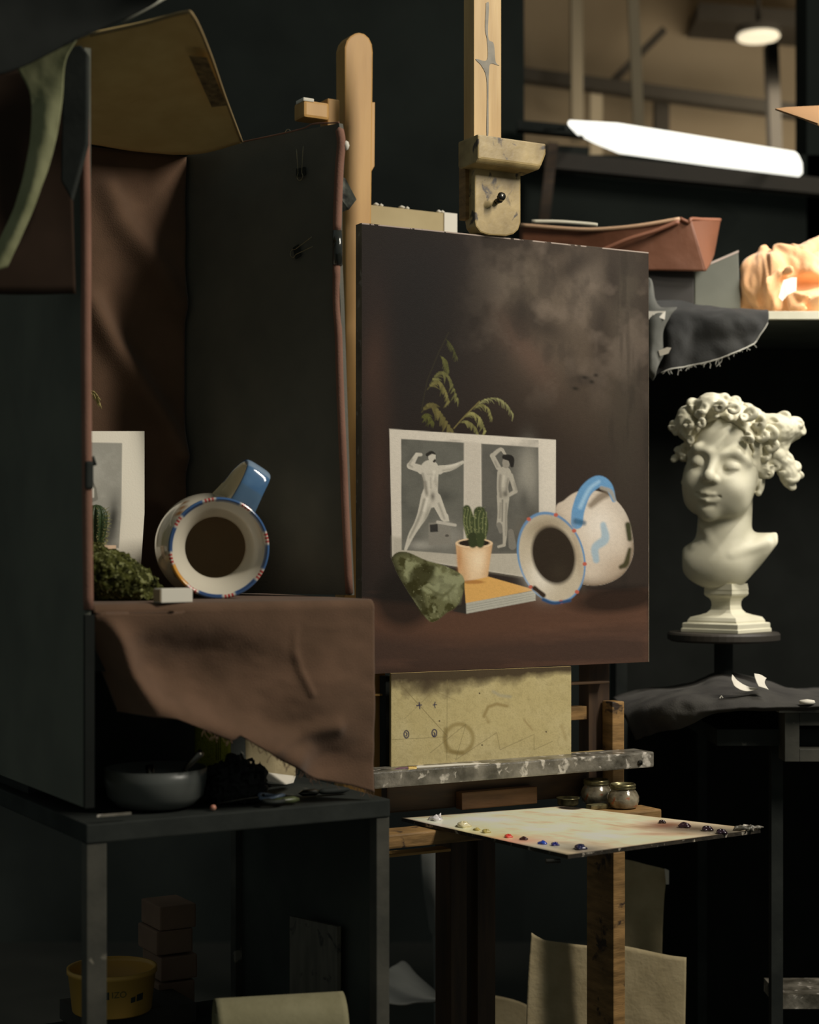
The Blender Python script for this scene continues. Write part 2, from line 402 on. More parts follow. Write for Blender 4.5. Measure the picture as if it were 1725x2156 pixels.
mk('wing_bolt', v, f, m_metal, cplate, smooth=True, label='small dark metal wing bolt')
# lower ledge, cross bars, uprights
def ledge(name, x0, x1, ytop, ybot, d, t, m, bev=.003, **k):
    v, f = fbar(x0, ytop, x1, ybot, d, t); return mk(name, v, f, m, easel, bevel=bev, **k)
cledge = ledge('canvas_ledge', 786, 1378, 1626, 1662, .055, .055, m_grey)
sc = E(1348, 1606, .056); v, f = lathev([(.0001, .003), (.004, .002), (.005, 0), (.0001, 0)], sc, N, 16); mk('screw', v, f, m_metal, cledge)
ledge('apron', 815, 1236, 1650, 1713, -.01, .02, m_dark)
ledge('stop_block', 973, 1132, 1669, 1706, .012, .02, M('dim_block', (96, 66, 38), (120, 84, 50), .6, 14, (1, 1, 5), bump=.3), .002)
ledge('lower_crossbar', 815, 1394, 1758, 1789, .115, .055, m_mid)
ledge('upright', 1240, 1284, 1300, 1640, -.045, .03, m_darkv, .002)
ledge('upright', 1290, 1315, 1478, 2400, -.012, .03, m_mid, .002)
ledge('upright', 788, 812, 1400, 2400, -.05, .03, m_oak, .002)
ledge('upright', 812, 826, 1424, 1640, -.02, .02, m_blk, .001)
ledge('rail', 1196, 1284, 1438, 1443, -.02, .02, m_dark, .0008)
ledge('rail', 1196, 1278, 1489, 1517, -.05, .02, m_mid, .001)
ledge('rail', 788, 822, 1462, 1466, -.03, .02, m_oak, .0005)
ledge('spacer_block', 1200, 1289, 1589, 1627, .01, .03, m_worn, .002)
ledge('leg', 1292, 1317, 1795, 2500, .09, .075, m_mid, .002, label='worn front leg, pale on its narrow face')
ledge('leg', 950, 984, 1730, 2500, .02, .05, m_darkv, .002)
ledge('leg', 1006, 1044, 1730, 2500, .02, .05, m_darkv, .002)
ledge('slim_rail', 818, 950, 1800, 1806, .06, .03, m_oak, .001)

# ------------------------------------------------------------------ the painting
nu, nv = 430, 560
xx = np.linspace(762, 1366, nu); uu = np.linspace(0, 1, nv)
top = lambda x: 469+(x-762)*(531-469)/(1364-762.); bot = lambda x: 1420+(x-760)*(1393.5-1420)/(1367-760.)
GX = np.repeat(xx[None], nv, 0); GY = top(GX)+(bot(GX)-top(GX))*uu[:, None]
nz = lambda s, sx=1, sy=1, o=4, sd=0: fbm(np.stack([GX/s*sx, GY/s*sy], -1), o, sd)
p = Paint(GX, GY, (38, 33, 31))
# brushy background, with the hazy gloss reflection at upper right painted in
p.put(np.clip((GX-700)/500, 0, 1)*.35, (66, 54, 46)); 
n1, n2 = nz(60, sd=1), nz(28, 1, .6, 5, 2)
for (cx, cy, rx, ry, c, r, a) in [(1190, 640, 130, 110, (122, 108, 94), -20, .75), (1090, 590, 70, 60, (120, 108, 94), 0, .7), (1240, 600, 50, 80, (128, 116, 104), 0, .7),
        (1200, 760, 110, 100, (112, 98, 84), 30, .7), (1110, 740, 30, 110, (112, 88, 76), -35, .75), (1240, 860, 80, 90, (88, 76, 64), 0, .6), (1150, 880, 110, 110, (62, 50, 40), 0, .5),
        (1320, 640, 40, 140, (92, 86, 76), 0, .6), (1320, 900, 45, 220, (72, 66, 56), 0, .6), (1040, 600, 50, 80, (84, 76, 66), 0, .5),
        (790, 760, 28, 110, (92, 66, 54), 4, .8), (800, 960, 26, 190, (80, 58, 48), 2, .7), (790, 620, 30, 60, (60, 46, 42), 0, .6), (930, 560, 110, 70, (50, 44, 44), 0, .5)]:
    p.glow(cx, cy, rx, ry, tuple(q*.88 for q in c), r, a*.8)
for (cx, cy, rx, ry, r) in [(1150, 690, 50, 26, 30), (1210, 560, 60, 20, -30), (1095, 660, 26, 50, 0), (1268, 700, 22, 90, 0), (1010, 640, 24, 60, 10), (1232, 800, 26, 14, 0), (1060, 560, 40, 14, 20), (1290, 590, 18, 60, 0)]:
    p.glow(cx, cy, rx, ry, (44, 38, 34), r, .65)
p.put(np.clip((n2-.46)*5, 0, 1)*np.clip((GX-950)/150, 0, 1)*np.clip((900-GY)/150, 0, 1)*.4, (52, 46, 42))
p.put(np.clip((n1-.5)*5, 0, 1)*np.clip((GX-950)/150, 0, 1)*np.clip((880-GY)/150, 0, 1)*.3, (130, 116, 104))
p.put(np.clip((nz(14, 1, .12, 3, 8)-.5)*5, 0, 1)*np.clip((GX-1240)/60, 0, 1)*.35, (40, 36, 32))
p.glow(880, 640, 120, 230, (33, 32, 32), 0, .7); p.glow(1010, 930, 180, 60, (38, 31, 26), 0, .6)
for (x, y, w) in [(1232, 795, 9), (1246, 804, 6), (1212, 818, 7), (1255, 790, 5)]: p.glow(x, y, w, 4, (26, 24, 20), 10, .8)
# table plane
p.poly([(760, 1262), (860, 1270), (980, 1290), (1100, 1262), (1230, 1250), (1366, 1240), (1368, 1400), (760, 1425)], (84, 60, 48), 14)
p.poly([(760, 1330), (980, 1352), (1366, 1322), (1368, 1400), (760, 1425)], (66, 50, 43), 40)
p.put(np.clip((GY-1385)/40, 0, 1)*.6, (46, 38, 34)); p.put((nz(40, .25, 2, 4, 4)-.5)*1.2*(GY > 1240), (120, 86, 70), .5)
p.ell(1300, 1262, 90, 26, (30, 24, 20), -6, .6, .8); p.ell(850, 1262, 60, 60, (30, 26, 23), 20, .5, .8)
# grasses
gr = (122, 118, 74)
def spray(pts, w, col=gr, k=9, ln=26, seed=0, ang=70):
    rnd = random.Random(seed); c = rs([(a, b, 0) for a, b in pts], 16)[:, :2]; p.stroke(c, [1.2]*15+[.6], tuple(int(q*.7) for q in col), 1.4, .8)
    for i in range(2, 16):
        for j in range(2):
            x, y = c[i]; t_ = c[i]-c[i-1]; a0 = math.atan2(t_[1], t_[0])+math.radians(rnd.uniform(10, ang)); l = ln*rnd.uniform(.5, 1)*(1-.3*i/16)
            x2, y2 = x+l*math.cos(a0), y+l*math.sin(a0)+l*.3
            p.stroke([(x, y), ((x+x2)/2+1, (y+y2)/2-2), (x2, y2)], [w, w*.8, .3], (lambda g: tuple(int(q*g) for q in col))(rnd.uniform(.75, 1.1)), 2, .75)
spray([(1000, 858), (1020, 842), (1045, 839), (1065, 850), (1080, 872)], 1.6, (136, 134, 92), ln=16, seed=1)
spray([(998, 862), (1012, 852), (1028, 860), (1035, 878)], 1.5, gr, ln=12, seed=2)
spray([(975, 882), (990, 870), (1010, 880), (1022, 908)], 2.2, (132, 128, 82), ln=18, seed=3)
spray([(968, 890), (984, 888), (1000, 900), (1008, 920)], 2, gr, ln=14, seed=4)
spray([(905, 810), (925, 785), (945, 795), (963, 840)], 2.4, (108, 106, 66), ln=20, seed=5)
spray([(900, 820), (918, 803), (935, 818), (945, 846)], 2.4, (110, 104, 64), ln=20, seed=6)
spray([(888, 868), (905, 852), (925, 868), (950, 905)], 3.4, (104, 96, 58), ln=26, seed=7)
spray([(888, 880), (898, 874), (912, 890)], 2.4, (84, 84, 44), ln=20, seed=8, ang=110)
spray([(940, 715), (952, 730), (962, 752)], 1.4, (76, 76, 46), ln=14, seed=9)
spray([(928, 750), (940, 762), (944, 780)], 2, (92, 92, 54), ln=16, seed=10)
p.stroke([(888, 862), (900, 800), (925, 740), (945, 700)], 1, (56, 52, 38), 2, .6); p.stroke([(956, 902), (975, 880), (1010, 845)], 1.2, (110, 100, 62), 1.5)
Z5 = lambda pts: [(740+a*.371, 860+b*.371) for a, b in pts]
# print on white sheet
p.poly([(820, 903), (1171, 926), (1170, 1225), (826, 1172)], (200, 192, 180), 1.5)
p.poly([(826, 1130), (1170, 1172), (1170, 1226), (826, 1172)], (150, 144, 130), 10, .6)
p.poly([(845, 924), (978, 932), (976, 1168), (846, 1158)], (98, 97, 90), 2); p.poly([(1013, 934), (1134, 942), (1136, 1165), (1016, 1166)], (92, 90, 84), 2)
p.put(((GX > 845) & (GX < 1135) & (GY > 926) & (GY < 1160) & ~((GX > 978) & (GX < 1013)))*np.clip((nz(30, sd=11)-.4)*2, 0, 1)*.45, (66, 66, 62))
p.glow(1110, 1010, 22, 60, (150, 146, 136), 0, .8); p.glow(1118, 1110, 14, 50, (58, 56, 52), 0, .7); p.glow(940, 1130, 40, 30, (150, 146, 138), 0, .7); p.glow(885, 1148, 26, 10, (160, 156, 148), 0, .7)
p.glow(935, 1045, 20, 14, (60, 60, 56), 0, .6); p.poly([(978, 930), (1013, 933), (1013, 1100), (978, 1100)], (186, 178, 166), 6)
# left figure
fg = (186, 180, 168)
def bs(pts, w, c=fg, s=1.6, a=1):
    q = Z5(pts)
    if len(q) > 2:
        r = rs([(x, y, ww) for (x, y), ww in zip(q, w)], 5*len(q)); q, w = r[:, :2], r[:, 2]
    p.stroke(q, [k*.371 for k in w], c, s, a)
bs([(445, 345), (452, 420), (450, 500)], [52, 40, 40]); bs([(400, 350), (500, 350)], [24, 24]); bs([(448, 480), (452, 520)], [44, 44])
bs([(400, 345), (335, 325)], [22, 20]); bs([(335, 325), (372, 262)], [18, 11]); bs([(372, 262), (395, 262)], [11, 9])
bs([(505, 345), (570, 335), (632, 305)], [22, 16, 9]); bs([(436, 500), (405, 600), (372, 665)], [40, 30, 20]); bs([(372, 665), (340, 720), (308, 800)], [20, 17, 8])
bs([(478, 510), (525, 615)], [32, 22]); bs([(530, 615), (540, 640)], [22, 16]); bs([(455, 300), (452, 330)], [17, 20]); p.ell(*Z5([(458, 275)])[0], 8, 11, fg)
bs([(432, 262), (455, 250), (475, 258)], [10, 9, 4], (44, 42, 38)); bs([(470, 300), (474, 292)], [7, 5], (50, 46, 42)); p.glow(*Z5([(462, 500)])[0], 5, 9, (84, 80, 72), 0, .8)
p.glow(*Z5([(430, 600)])[0], 4, 20, (120, 116, 106), 20, .6); bs([(420, 420), (430, 480)], [10, 6], (140, 134, 124), 4, .7); bs([(470, 380), (484, 440)], [8, 6], (150, 144, 134), 5, .6)
p.poly(Z5([(438, 650), (560, 640), (570, 770), (440, 775)]), (126, 122, 114), 2); p.poly(Z5([(445, 660), (490, 655), (492, 700), (448, 702)]), (52, 50, 48), 2); bs([(490, 645), (590, 662)], [9, 8], (176, 170, 160)); p.ell(*Z5([(543, 722)])[0], 4, 3, (84, 80, 74))
for pts, w, a in [([(405, 372), (416, 430), (428, 490)], [8, 9, 8], .55), ([(415, 520), (392, 600), (362, 670), (330, 735)], [9, 8, 7, 4], .6), ([(345, 332), (330, 318), (345, 290)], [5, 6, 4], .5), ([(520, 352), (580, 342), (620, 318)], [4, 4, 3], .5), ([(496, 540), (515, 590), (528, 625)], [6, 6, 5], .5), ([(450, 395), (452, 450)], [3, 3], .45), ([(430, 372), (470, 376)], [3, 3], .35)]:
    bs(pts, w, (112, 108, 98), 4, a)
for pts, w in [([(470, 360), (466, 400)], [6, 5]), ([(430, 515), (412, 580)], [8, 7]), ([(540, 328), (600, 316)], [5, 4])]: bs(pts, w, (212, 206, 194), 4, .6)
# right figure
fg2 = (164, 158, 146)
bs([(868, 370), (858, 440), (862, 490)], [40, 32, 34], fg2); bs([(835, 335), (800, 268)], [15, 13], fg2); bs([(800, 268), (848, 232), (872, 258)], [12, 10, 7], fg2)
bs([(905, 380), (932, 470)], [13, 12], fg2); bs([(932, 470), (890, 495)], [11, 10], fg2); bs([(852, 500), (850, 590), (838, 660)], [26, 20, 14], fg2); bs([(875, 510), (868, 600), (872, 700), (868, 770)], [22, 18, 13, 8], fg2)
bs([(838, 660), (848, 700)], [14, 10], (120, 116, 108)); bs([(868, 775), (835, 785)], [9, 7], fg2); bs([(905, 700), (915, 780)], [16, 22], (118, 114, 106)); p.ell(*Z5([(878, 310)])[0], 8, 11, (140, 134, 124)); bs([(870, 275), (905, 285), (912, 325)], [14, 18, 10], (36, 34, 32))
p.glow(*Z5([(872, 485)])[0], 6, 7, (90, 86, 78), 0, .8); bs([(858, 520), (856, 640)], [4, 3], (70, 68, 62), 3, .7)
for pts, w, a in [([(846, 380), (842, 440), (848, 500)], [7, 8, 8], .55), ([(890, 400), (882, 450), (878, 490)], [6, 7, 6], .5), ([(846, 540), (842, 620)], [5, 5], .5), ([(880, 540), (878, 640), (878, 720)], [5, 5, 4], .5), ([(815, 300), (828, 332)], [4, 4], .5), ([(925, 420), (936, 460)], [3, 4], .5)]:
    bs(pts, w, (96, 92, 84), 4, a)
bs([(866, 385), (862, 440)], [7, 6], (190, 184, 170), 4, .6); p.glow(*Z5([(1010, 330)])[0], 14, 40, (138, 134, 124), 0, .7); p.glow(*Z5([(980, 520)])[0], 12, 30, (56, 55, 52), 0, .6)
# cactus
for pts, w in [([(690, 765), (672, 660), (655, 570)], [26, 36, 22]), ([(730, 765), (738, 670), (728, 590)], [24, 40, 34])]:
    bs(pts, w, (62, 70, 44), 3)
for x0, x1 in [(640, 668), (655, 684), (672, 696), (700, 715), (722, 732), (745, 748), (765, 758)]:
    bs([((x0+x1)/2+(x0-705)*.1, 570 if x0 < 690 else 590), (x0, 650), (x1, 765)], [2.2, 3, 2], (120, 126, 84), 2.5, .7)
rn = random.Random(5)
for i in range(90):
    x, y = rn.uniform(636, 770), rn.uniform(555, 750); a = rn.uniform(0, 6.3); bs([(x, y), (x+10*math.cos(a), y+10*math.sin(a))], [1.2, .6], (168, 168, 118), 1.2, .45)
# pot
p.poly(Z5([(592, 765), (802, 765), (772, 975), (720, 992), (640, 988), (608, 930)]), (198, 160, 120), 3)
p.poly(Z5([(640, 800), (770, 795), (745, 975), (670, 980)]), (222, 196, 162), 16, .7); p.glow(*Z5([(612, 860)])[0], 5, 26, (176, 124, 80), 0, .7); p.glow(*Z5([(720, 860)])[0], 14, 24, (234, 214, 184), 0, .6)
p.ell(*Z5([(697, 765)])[0], 39, 10.5, (214, 186, 152), 0, .08); p.ell(*Z5([(697, 764)])[0], 33, 7, (40, 32, 26), 0, .15)
bs([(690, 770), (688, 730)], [22, 28], (52, 58, 36), 4); bs([(732, 772), (734, 730)], [20, 26], (58, 66, 40), 4)
# book
p.poly(Z5([(640, 985), (780, 955), (1045, 1030), (650, 1108)]), (204, 158, 92), 2); p.poly(Z5([(650, 1105), (1046, 1032), (1046, 1090), (652, 1165)]), (168, 166, 156), 2)
for k in (14, 28, 42): bs([(655, 1106+k), (1042, 1035+k)], [1.5, 1.5], (116, 114, 106), 1.5, .6)
p.poly(Z5([(575, 1150), (650, 1108), (652, 1165)]), (46, 42, 38), 2); p.ell(*Z5([(690, 985)])[0], 24, 4, (150, 98, 50), 0, .5, .7)
# mossy stone
st = Z5([(232, 850), (270, 815), (330, 820), (420, 860), (520, 890), (630, 950), (635, 1040), (600, 1120), (540, 1160), (480, 1205), (430, 1195), (330, 1050), (260, 930)])
st = p.blobpoly(st, (98, 98, 68), 3); ds = p.d_poly(st)
p.put((ds < 0)*np.clip((nz(16, sd=21)-.48)*8, 0, 1), (56, 54, 26), .9); p.put((ds < 0)*np.clip((nz(20, sd=23)-.54)*8, 0, 1), (140, 142, 108), .8)
p.poly(Z5([(400, 880), (480, 890), (470, 960), (400, 1010), (440, 1180), (400, 1170), (320, 1010), (330, 930)]), (46, 44, 20), 8, .8)
p.poly(Z5([(480, 940), (630, 950), (610, 1100), (520, 1080), (430, 1020)]), (136, 138, 108), 16, .6); bs([(420, 1010), (520, 1060), (590, 1000)], [6, 8, 4], (84, 84, 56), 5, .7)
bs([(500, 1090), (540, 1050), (560, 1100)], [5, 6, 4], (92, 92, 64), 4, .7); p.put((ds < 0)*np.clip((nz(4, sd=25)-.74)*9, 0, 1), (150, 150, 112), .6); p.put((ds < 0)*np.clip(1-(-ds)/14, 0, 1)*np.clip((900-GX)/60, 0, 1), (40, 38, 22), .8)
# jug
bel = p.blobpoly(Z5([(1160, 590), (1210, 520), (1290, 470), (1400, 470), (1500, 520), (1570, 620), (1600, 760), (1590, 860), (1530, 950), (1420, 1000), (1300, 990), (1240, 900)]), (196, 182, 166), 3)
db = np.clip(-p.d_poly(bel)/26, 0, 1); p.put((db > 0)*(1-db)**1.6*np.clip((GY-1040)/120, 0.15, 1), (104, 88, 70), .85); save_c = p.c.copy()
p.glow(*Z5([(1400, 660)])[0], 40, 45, (222, 214, 204), 0, .7); p.glow(*Z5([(1500, 900)])[0], 40, 22, (150, 128, 106), -40, .5); p.glow(*Z5([(1530, 560)])[0], 16, 24, (186, 176, 164), -30, .6)
p.c = np.where((db > 0)[..., None], p.c, save_c)
bs([(1360, 550), (1420, 500), (1480, 480)], [16, 22, 14], (110, 96, 80), 8, .8)
bs([(1570, 660), (1580, 740)], [16, 14], (62, 62, 42), 5); bs([(1580, 800), (1560, 880), (1530, 900)], [10, 16, 12], (66, 62, 42), 5); bs([(1430, 660), (1440, 740), (1385, 790), (1390, 860)], [16, 24, 22, 18], (140, 168, 186), 5, .8)
bs([(1280, 650), (1290, 570), (1330, 470), (1400, 415), (1460, 440), (1490, 520)], [34, 36, 36, 34, 22, 12], (98, 142, 182), 3); bs([(1300, 560), (1350, 460), (1405, 415)], [12, 10, 8], (158, 190, 214), 6, .7); bs([(1420, 450), (1470, 470), (1495, 520)], [10, 12, 8], (150, 144, 134), 4, .9)
bs([(1275, 640), (1320, 650)], [16, 14], (44, 84, 112), 6, .8)
p.ell(*Z5([(1135, 845)])[0], 70, 98, (96, 136, 178), -16, .03); p.ell(*Z5([(1136, 848)])[0], 66, 93, (182, 170, 150), -16, .04)
p.glow(*Z5([(1070, 960)])[0], 26, 34, (222, 214, 202), -30, .8); p.glow(*Z5([(1100, 680)])[0], 40, 24, (122, 106, 84), -10, .7); p.glow(*Z5([(1280, 820)])[0], 8, 50, (150, 132, 110), -10, .6)
p.ell(*Z5([(1148, 832)])[0], 45, 62, (46, 38, 30), -14, .16); p.glow(*Z5([(1180, 930)])[0], 20, 20, (58, 50, 40), 0, .5)
for a0 in (20, 62, 95, 150, 250, 300, 335):
    a = math.radians(a0); q = math.radians(-16); ex, ey = 68*math.cos(a), 96*math.sin(a); cx, cy = Z5([(1135, 845)])[0]
    X_, Y_ = cx+ex*math.cos(q)-ey*math.sin(q), cy+ex*math.sin(q)+ey*math.cos(q); p.ell(X_, Y_, 4.5, 4, (176, 92, 76), 0, .5)
bs([(1090, 1085), (1150, 1105), (1240, 1090)], [9, 8, 8], (44, 72, 110), 4); bs([(1040, 1020), (1060, 1035), (1090, 1060)], [14, 12, 14], (52, 40, 32), 4)
p.c *= (1+.12*(nz(3.0, .7, 1, 2, 31)-.5)[..., None])
p.put((GY-top(GX) < 2.2+1.5*(nz(30, sd=41)-.5)) & (nz(18, sd=42) > .4), (176, 160, 150), .85)  # chipped top edge, its pale colour also stands in for rim light
PAINT_E = .74
pv = []
rr_ = np.stack([(GX-CX)/F, np.ones_like(GX), (HY-GY)/F], -1); tt = np.dot(A0-CAM0, N)/(rr_@N); V = CAM0+rr_*tt[..., None]
# square the corners up: use exact rectangle
zt, zb = E(762, 469)[2], E(760, 1419)[2]
pn = E(1064, 1419); pn = [pn[0], pn[1], zb]
painting = thing('oil_painting', 'dark brown still-life painting of a jug, cactus and prints on the easel', 'painting', pn)
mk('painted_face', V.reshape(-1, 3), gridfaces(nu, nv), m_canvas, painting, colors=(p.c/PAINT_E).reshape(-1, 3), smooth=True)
c4 = [E(762, 469, -.0006), E(1366, 531, -.0006), E(1367, 1393.5, -.0006), E(762, 1419.5, -.0006)]
v, f = prism(c4, -N*.02); mk('canvas_edge', v, f, M('canvas_side', (150, 134, 112), (122, 108, 90), .7, 30, c3=(176, 162, 150), spots=.6), painting)

# hardboard below
gx, gy = np.meshgrid(np.linspace(824, 1203, 300), np.linspace(0, 1, 160))
tb = lambda x: 1418+(x-824)*(-15/379.); bb = lambda x: 1618+(x-824)*(-24/379.)
gy = tb(gx)+(bb(gx)-tb(gx))*gy
p = Paint(gx, gy, (176, 162, 118)); Z8 = lambda pts: [(780+a*.3594, 1370+b*.3594) for a, b in pts]
q2 = np.stack([gx, gy], -1)
p.put((fbm(q2/60, 4, 3)-.4)*1.2, (190, 178, 140)); p.put((fbm(q2/8, 3, 5)-.5)*1.2, (150, 136, 96)); p.put((vn(q2/1.6, 9)-.5)*.8, (140, 126, 90))
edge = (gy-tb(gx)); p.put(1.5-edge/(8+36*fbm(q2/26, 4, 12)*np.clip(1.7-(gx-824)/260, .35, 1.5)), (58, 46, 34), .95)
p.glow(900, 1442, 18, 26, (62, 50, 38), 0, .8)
def st8(pts, w, c, s=1.4, a=1): p.stroke(Z8(pts), w, c, s, a)
import math as _m
ring = [(520+82*_m.cos(t), 515+85*_m.sin(t)) for t in np.linspace(0, 2*_m.pi, 30)]
st8(ring, 4.2, (134, 118, 74), 5, .7); st8([(440, 460), (435, 520), (450, 590), (540, 600)], 4, (120, 104, 62), 5, .6)
st8([(665, 385), (690, 330), (740, 312), (800, 325)], 3.2, (134, 116, 74), 4, .75); st8([(680, 390), (692, 420)], 3, (140, 122, 80), 4, .5)
st8([(900, 405), (950, 465)], 1.8, (150, 132, 92), 3, .8); st8([(1120, 440), (1145, 520)], 3, (150, 132, 90), 5, .5); st8([(720, 240), (760, 262), (820, 270)], 3, (150, 144, 124), 5, .7)
st8([(170, 190), (450, 500)], .7, (110, 98, 66), 1, .7); st8([(450, 170), (448, 640)], .6, (110, 98, 66), 1, .6); st8([(125, 522), (450, 505)], .6, (110, 98, 66), 1, .6)
st8([(200, 400), (370, 235), (500, 290)], .5, (110, 98, 66), 1, .5); st8([(350, 600), (560, 430), (500, 640), (740, 480), (760, 580), (960, 490), (960, 580), (1070, 530)], .6, (104, 92, 62), 1, .6)
ink = (44, 42, 70)
st8([(272, 322), (300, 318)], 1.2, ink); st8([(286, 304), (290, 340)], 1.2, ink); st8([(368, 318), (388, 316)], 1.0, ink); st8([(380, 302), (374, 318), (380, 334)], 1.0, ink)
for cx_ in (211, 375):
    st8([(cx_+14*_m.cos(t), (490 if cx_ < 300 else 483)+22*_m.sin(t)) for t in np.linspace(0, 2*_m.pi, 14)], 1.2, ink); st8([(cx_-2, 480), (cx_+4, 488), (cx_-2, 500)], 1.2, ink)
for x, y in [(640, 250), (405, 412), (655, 553), (1030, 475), (385, 165)]: p.ell(*Z8([(x, y)])[0], 1.6, 1.6, (70, 56, 44), 0, .4)
rr_ = np.stack([(gx-CX)/F, np.ones_like(gx), (HY-gy)/F], -1); pd = A0+N*.012
V = CAM0+rr_*(np.dot(pd-CAM0, N)/(rr_@N))[..., None]
brd = thing('hardboard_panel', 'stained tan hardboard with ink crosses and circles standing on the easel ledge', 'board', E(1010, 1612, .008))
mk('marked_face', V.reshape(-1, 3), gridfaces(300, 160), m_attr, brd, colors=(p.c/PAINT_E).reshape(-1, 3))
v, f = prism([E(824, 1418, .0115), E(1203, 1403, .0115), E(1203, 1594, .0115), E(824, 1618, .0115)], -N*.005); mk('board_back', v, f, m_card, brd)

# brush lying on the ledge
b0, b1 = E(826, 1619, .04), E(935, 1613, .045)
t = thing('paint_brush', 'thin brush with brass ferrule lying on the grey easel ledge', 'brush', b0)
dv = b1-b0
v, f = tubev([b0+dv*.44, b1+dv*.3, b1+dv*.9], [.0022, .0028, .0012], 8); mk('handle', v, f, m_white, t)
v, f = tubev([b0+dv*.30, b0+dv*.46], [.0028, .0026], 10); mk('ferrule', v, f, M('brass', (210, 180, 110), None, .25, metal=1), t)
v, f = tubev([b0-dv*.02-UP*.002, b0+dv*.12, b0+dv*.31], [.0006, .0016, .0022], 8); mk('bristles', v, f, M('plum_bristle', (96, 40, 70), None, .5), t)

# ------------------------------------------------------------------ palette with paint piles
ZP = E(815, 1758, .115)[2]+.0065
def H(px, py, z=ZP):
    r = ray(px, py); return CAM0+r*((z-CZ)/r[2])
pc = [H(846, 1722), H(1187, 1697), H(1602, 1746), H(1196, 1800)]
gu, gv = np.meshgrid(np.linspace(0, 1, 200), np.linspace(0, 1, 170))
W2 = (pc[0]*((1-gu)*(1-gv))[..., None]+pc[3]*(gu*(1-gv))[..., None]+pc[1]*((1-gu)*gv)[..., None]+pc[2]*(gu*gv)[..., None])
# gu: left->front corner, gv: left->back corner
sx, sy = CX+F*W2[..., 0]/W2[..., 1], HY+F*(CZ-W2[..., 2])/W2[..., 1]
p = Paint(sx, sy, (224, 206, 176)); q2 = np.stack([gu*30, gv*8], -1)
p.put((fbm(q2, 4, 3)-.45)*2, (206, 184, 150)); p.put((fbm(np.stack([gu*9, gv*26], -1), 4, 5)-.52)*2.4, (180, 152, 118))
p.put((fbm(np.stack([gu*6, gv*6], -1), 3, 6)-.5)*2.5, (236, 224, 200))
p.put(1-np.minimum(gu, 1-gu)/.018, (58, 48, 36)); p.put(1-gv/.03, (62, 52, 42)); p.put(1-(1-gv)/.012, (120, 98, 70))
for cx, cy, rx, ry, c, a in [(940, 1735, 60, 9, (214, 206, 196), .7), (1000, 1750, 50, 9, (206, 196, 150), .8), (1065, 1762, 40, 7, (206, 180, 120), .8), (1095, 1770, 60, 8, (214, 140, 120), .8), (1165, 1780, 60, 9, (160, 160, 150), .8),
        (1230, 1788, 60, 9, (96, 94, 92), .8), (1400, 1738, 50, 9, (120, 60, 40), .9), (1460, 1745, 70, 9, (84, 66, 50), .9), (1530, 1752, 60, 10, (70, 66, 58), .9), (1270, 1760, 70, 10, (242, 234, 216), .6), (1050, 1725, 60, 5, (232, 224, 212), .6), (1380, 1756, 60, 3, (170, 120, 90), .6)]:
    p.glow(cx, cy, rx, ry, c, 0, a)
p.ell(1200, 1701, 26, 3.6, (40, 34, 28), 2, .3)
pal = thing('palette', 'pale wooden rectangular palette with paint piles along two edges', 'palette', (pc[0]+pc[1]+pc[2]+pc[3])/4-UP*.006)
mk('mixing_surface', W2.reshape(-1, 3), gridfaces(200, 170), M('palette_top', (0, 0, 0), rough=.3, attr=True, spec=.4, bump=.2, bscale=200), pal, colors=np.minimum(p.c/.66, .92).reshape(-1, 3))
v, f = prism([c-UP*.0004 for c in pc], (0, 0, -.005)); mk('palette_board', v, f, M('crusted_black_edge', (40, 36, 30), (62, 54, 44), .5, 40, bump=.6, c3=(190, 180, 164), spots=.6), pal)
def blob(c, r, col, name, spikes=0, seed=0, flat=.75, rough=.15):
    rnd = random.Random(seed); V = []; n, m = 20, 12; ps = rnd.uniform(0, 6)
    for j in range(m+1):
        th = math.pi/2*(j/m)
        for i in range(n):
            a = 2*math.pi*i/n; k = 1+.18*math.sin(3*a+ps)+.12*math.sin(5*a+2*ps+3*th)+.1*math.sin(7*th+a)
            V.append(c+np.array([r*k*math.cos(a)*math.cos(th), r*k*math.sin(a)*math.cos(th), r*flat*math.sin(th)*(1+.15*math.sin(2*a+ps))]))
    Fc = [(j*n+i, j*n+(i+1) % n, (j+1)*n+(i+1) % n, (j+1)*n+i) for j in range(m) for i in range(n)]
    parts = [(V, Fc)]
    if spikes: parts.append(tubev([c+UP*r*flat*.7+np.array([r*.5, 0, 0]), c+UP*r*(flat+.35)+np.array([r*.75, 0, 0])], [r*.35, r*.02], 8))
    v, f = merge(parts); mk('paint_pile', v, f, M(name, col, None, rough, coat=.8), pal, smooth=True, label=name.replace('_', ' '))
for i, (x, y, r, c, nme) in enumerate([(918, 1727, .0105, (236, 230, 232), 'white_paint_pile'), (975, 1741, .0105, (222, 212, 170), 'cream_paint_pile'), (1004, 1748, .005, (196, 176, 100), 'ochre_paint_pile'),
        (1023, 1753, .0065, (176, 160, 84), 'olive_paint_pile'), (1070, 1763, .006, (226, 60, 44), 'red_paint_pile'), (1103, 1768, .006, (60, 22, 18), 'maroon_paint_pile'),
        (1143, 1777, .0065, (36, 74, 190), 'bright_blue_paint_pile'), (1168, 1780, .006, (24, 26, 110), 'deep_blue_paint_pile'), (1221, 1788, .009, (18, 16, 60), 'indigo_paint_pile'),
        (1394, 1733, .006, (40, 20, 16), 'small_black_paint_pile'), (1441, 1742, .0095, (44, 12, 26), 'purple_black_paint_pile'), (1489, 1749, .009, (36, 10, 24), 'second_purple_black_paint_pile'), (1519, 1755, .0085, (36, 14, 30), 'third_purple_black_paint_pile')]):
    blob(H(x, y), r, c, nme, i == 0, i)
rnd = random.Random(3); parts = []
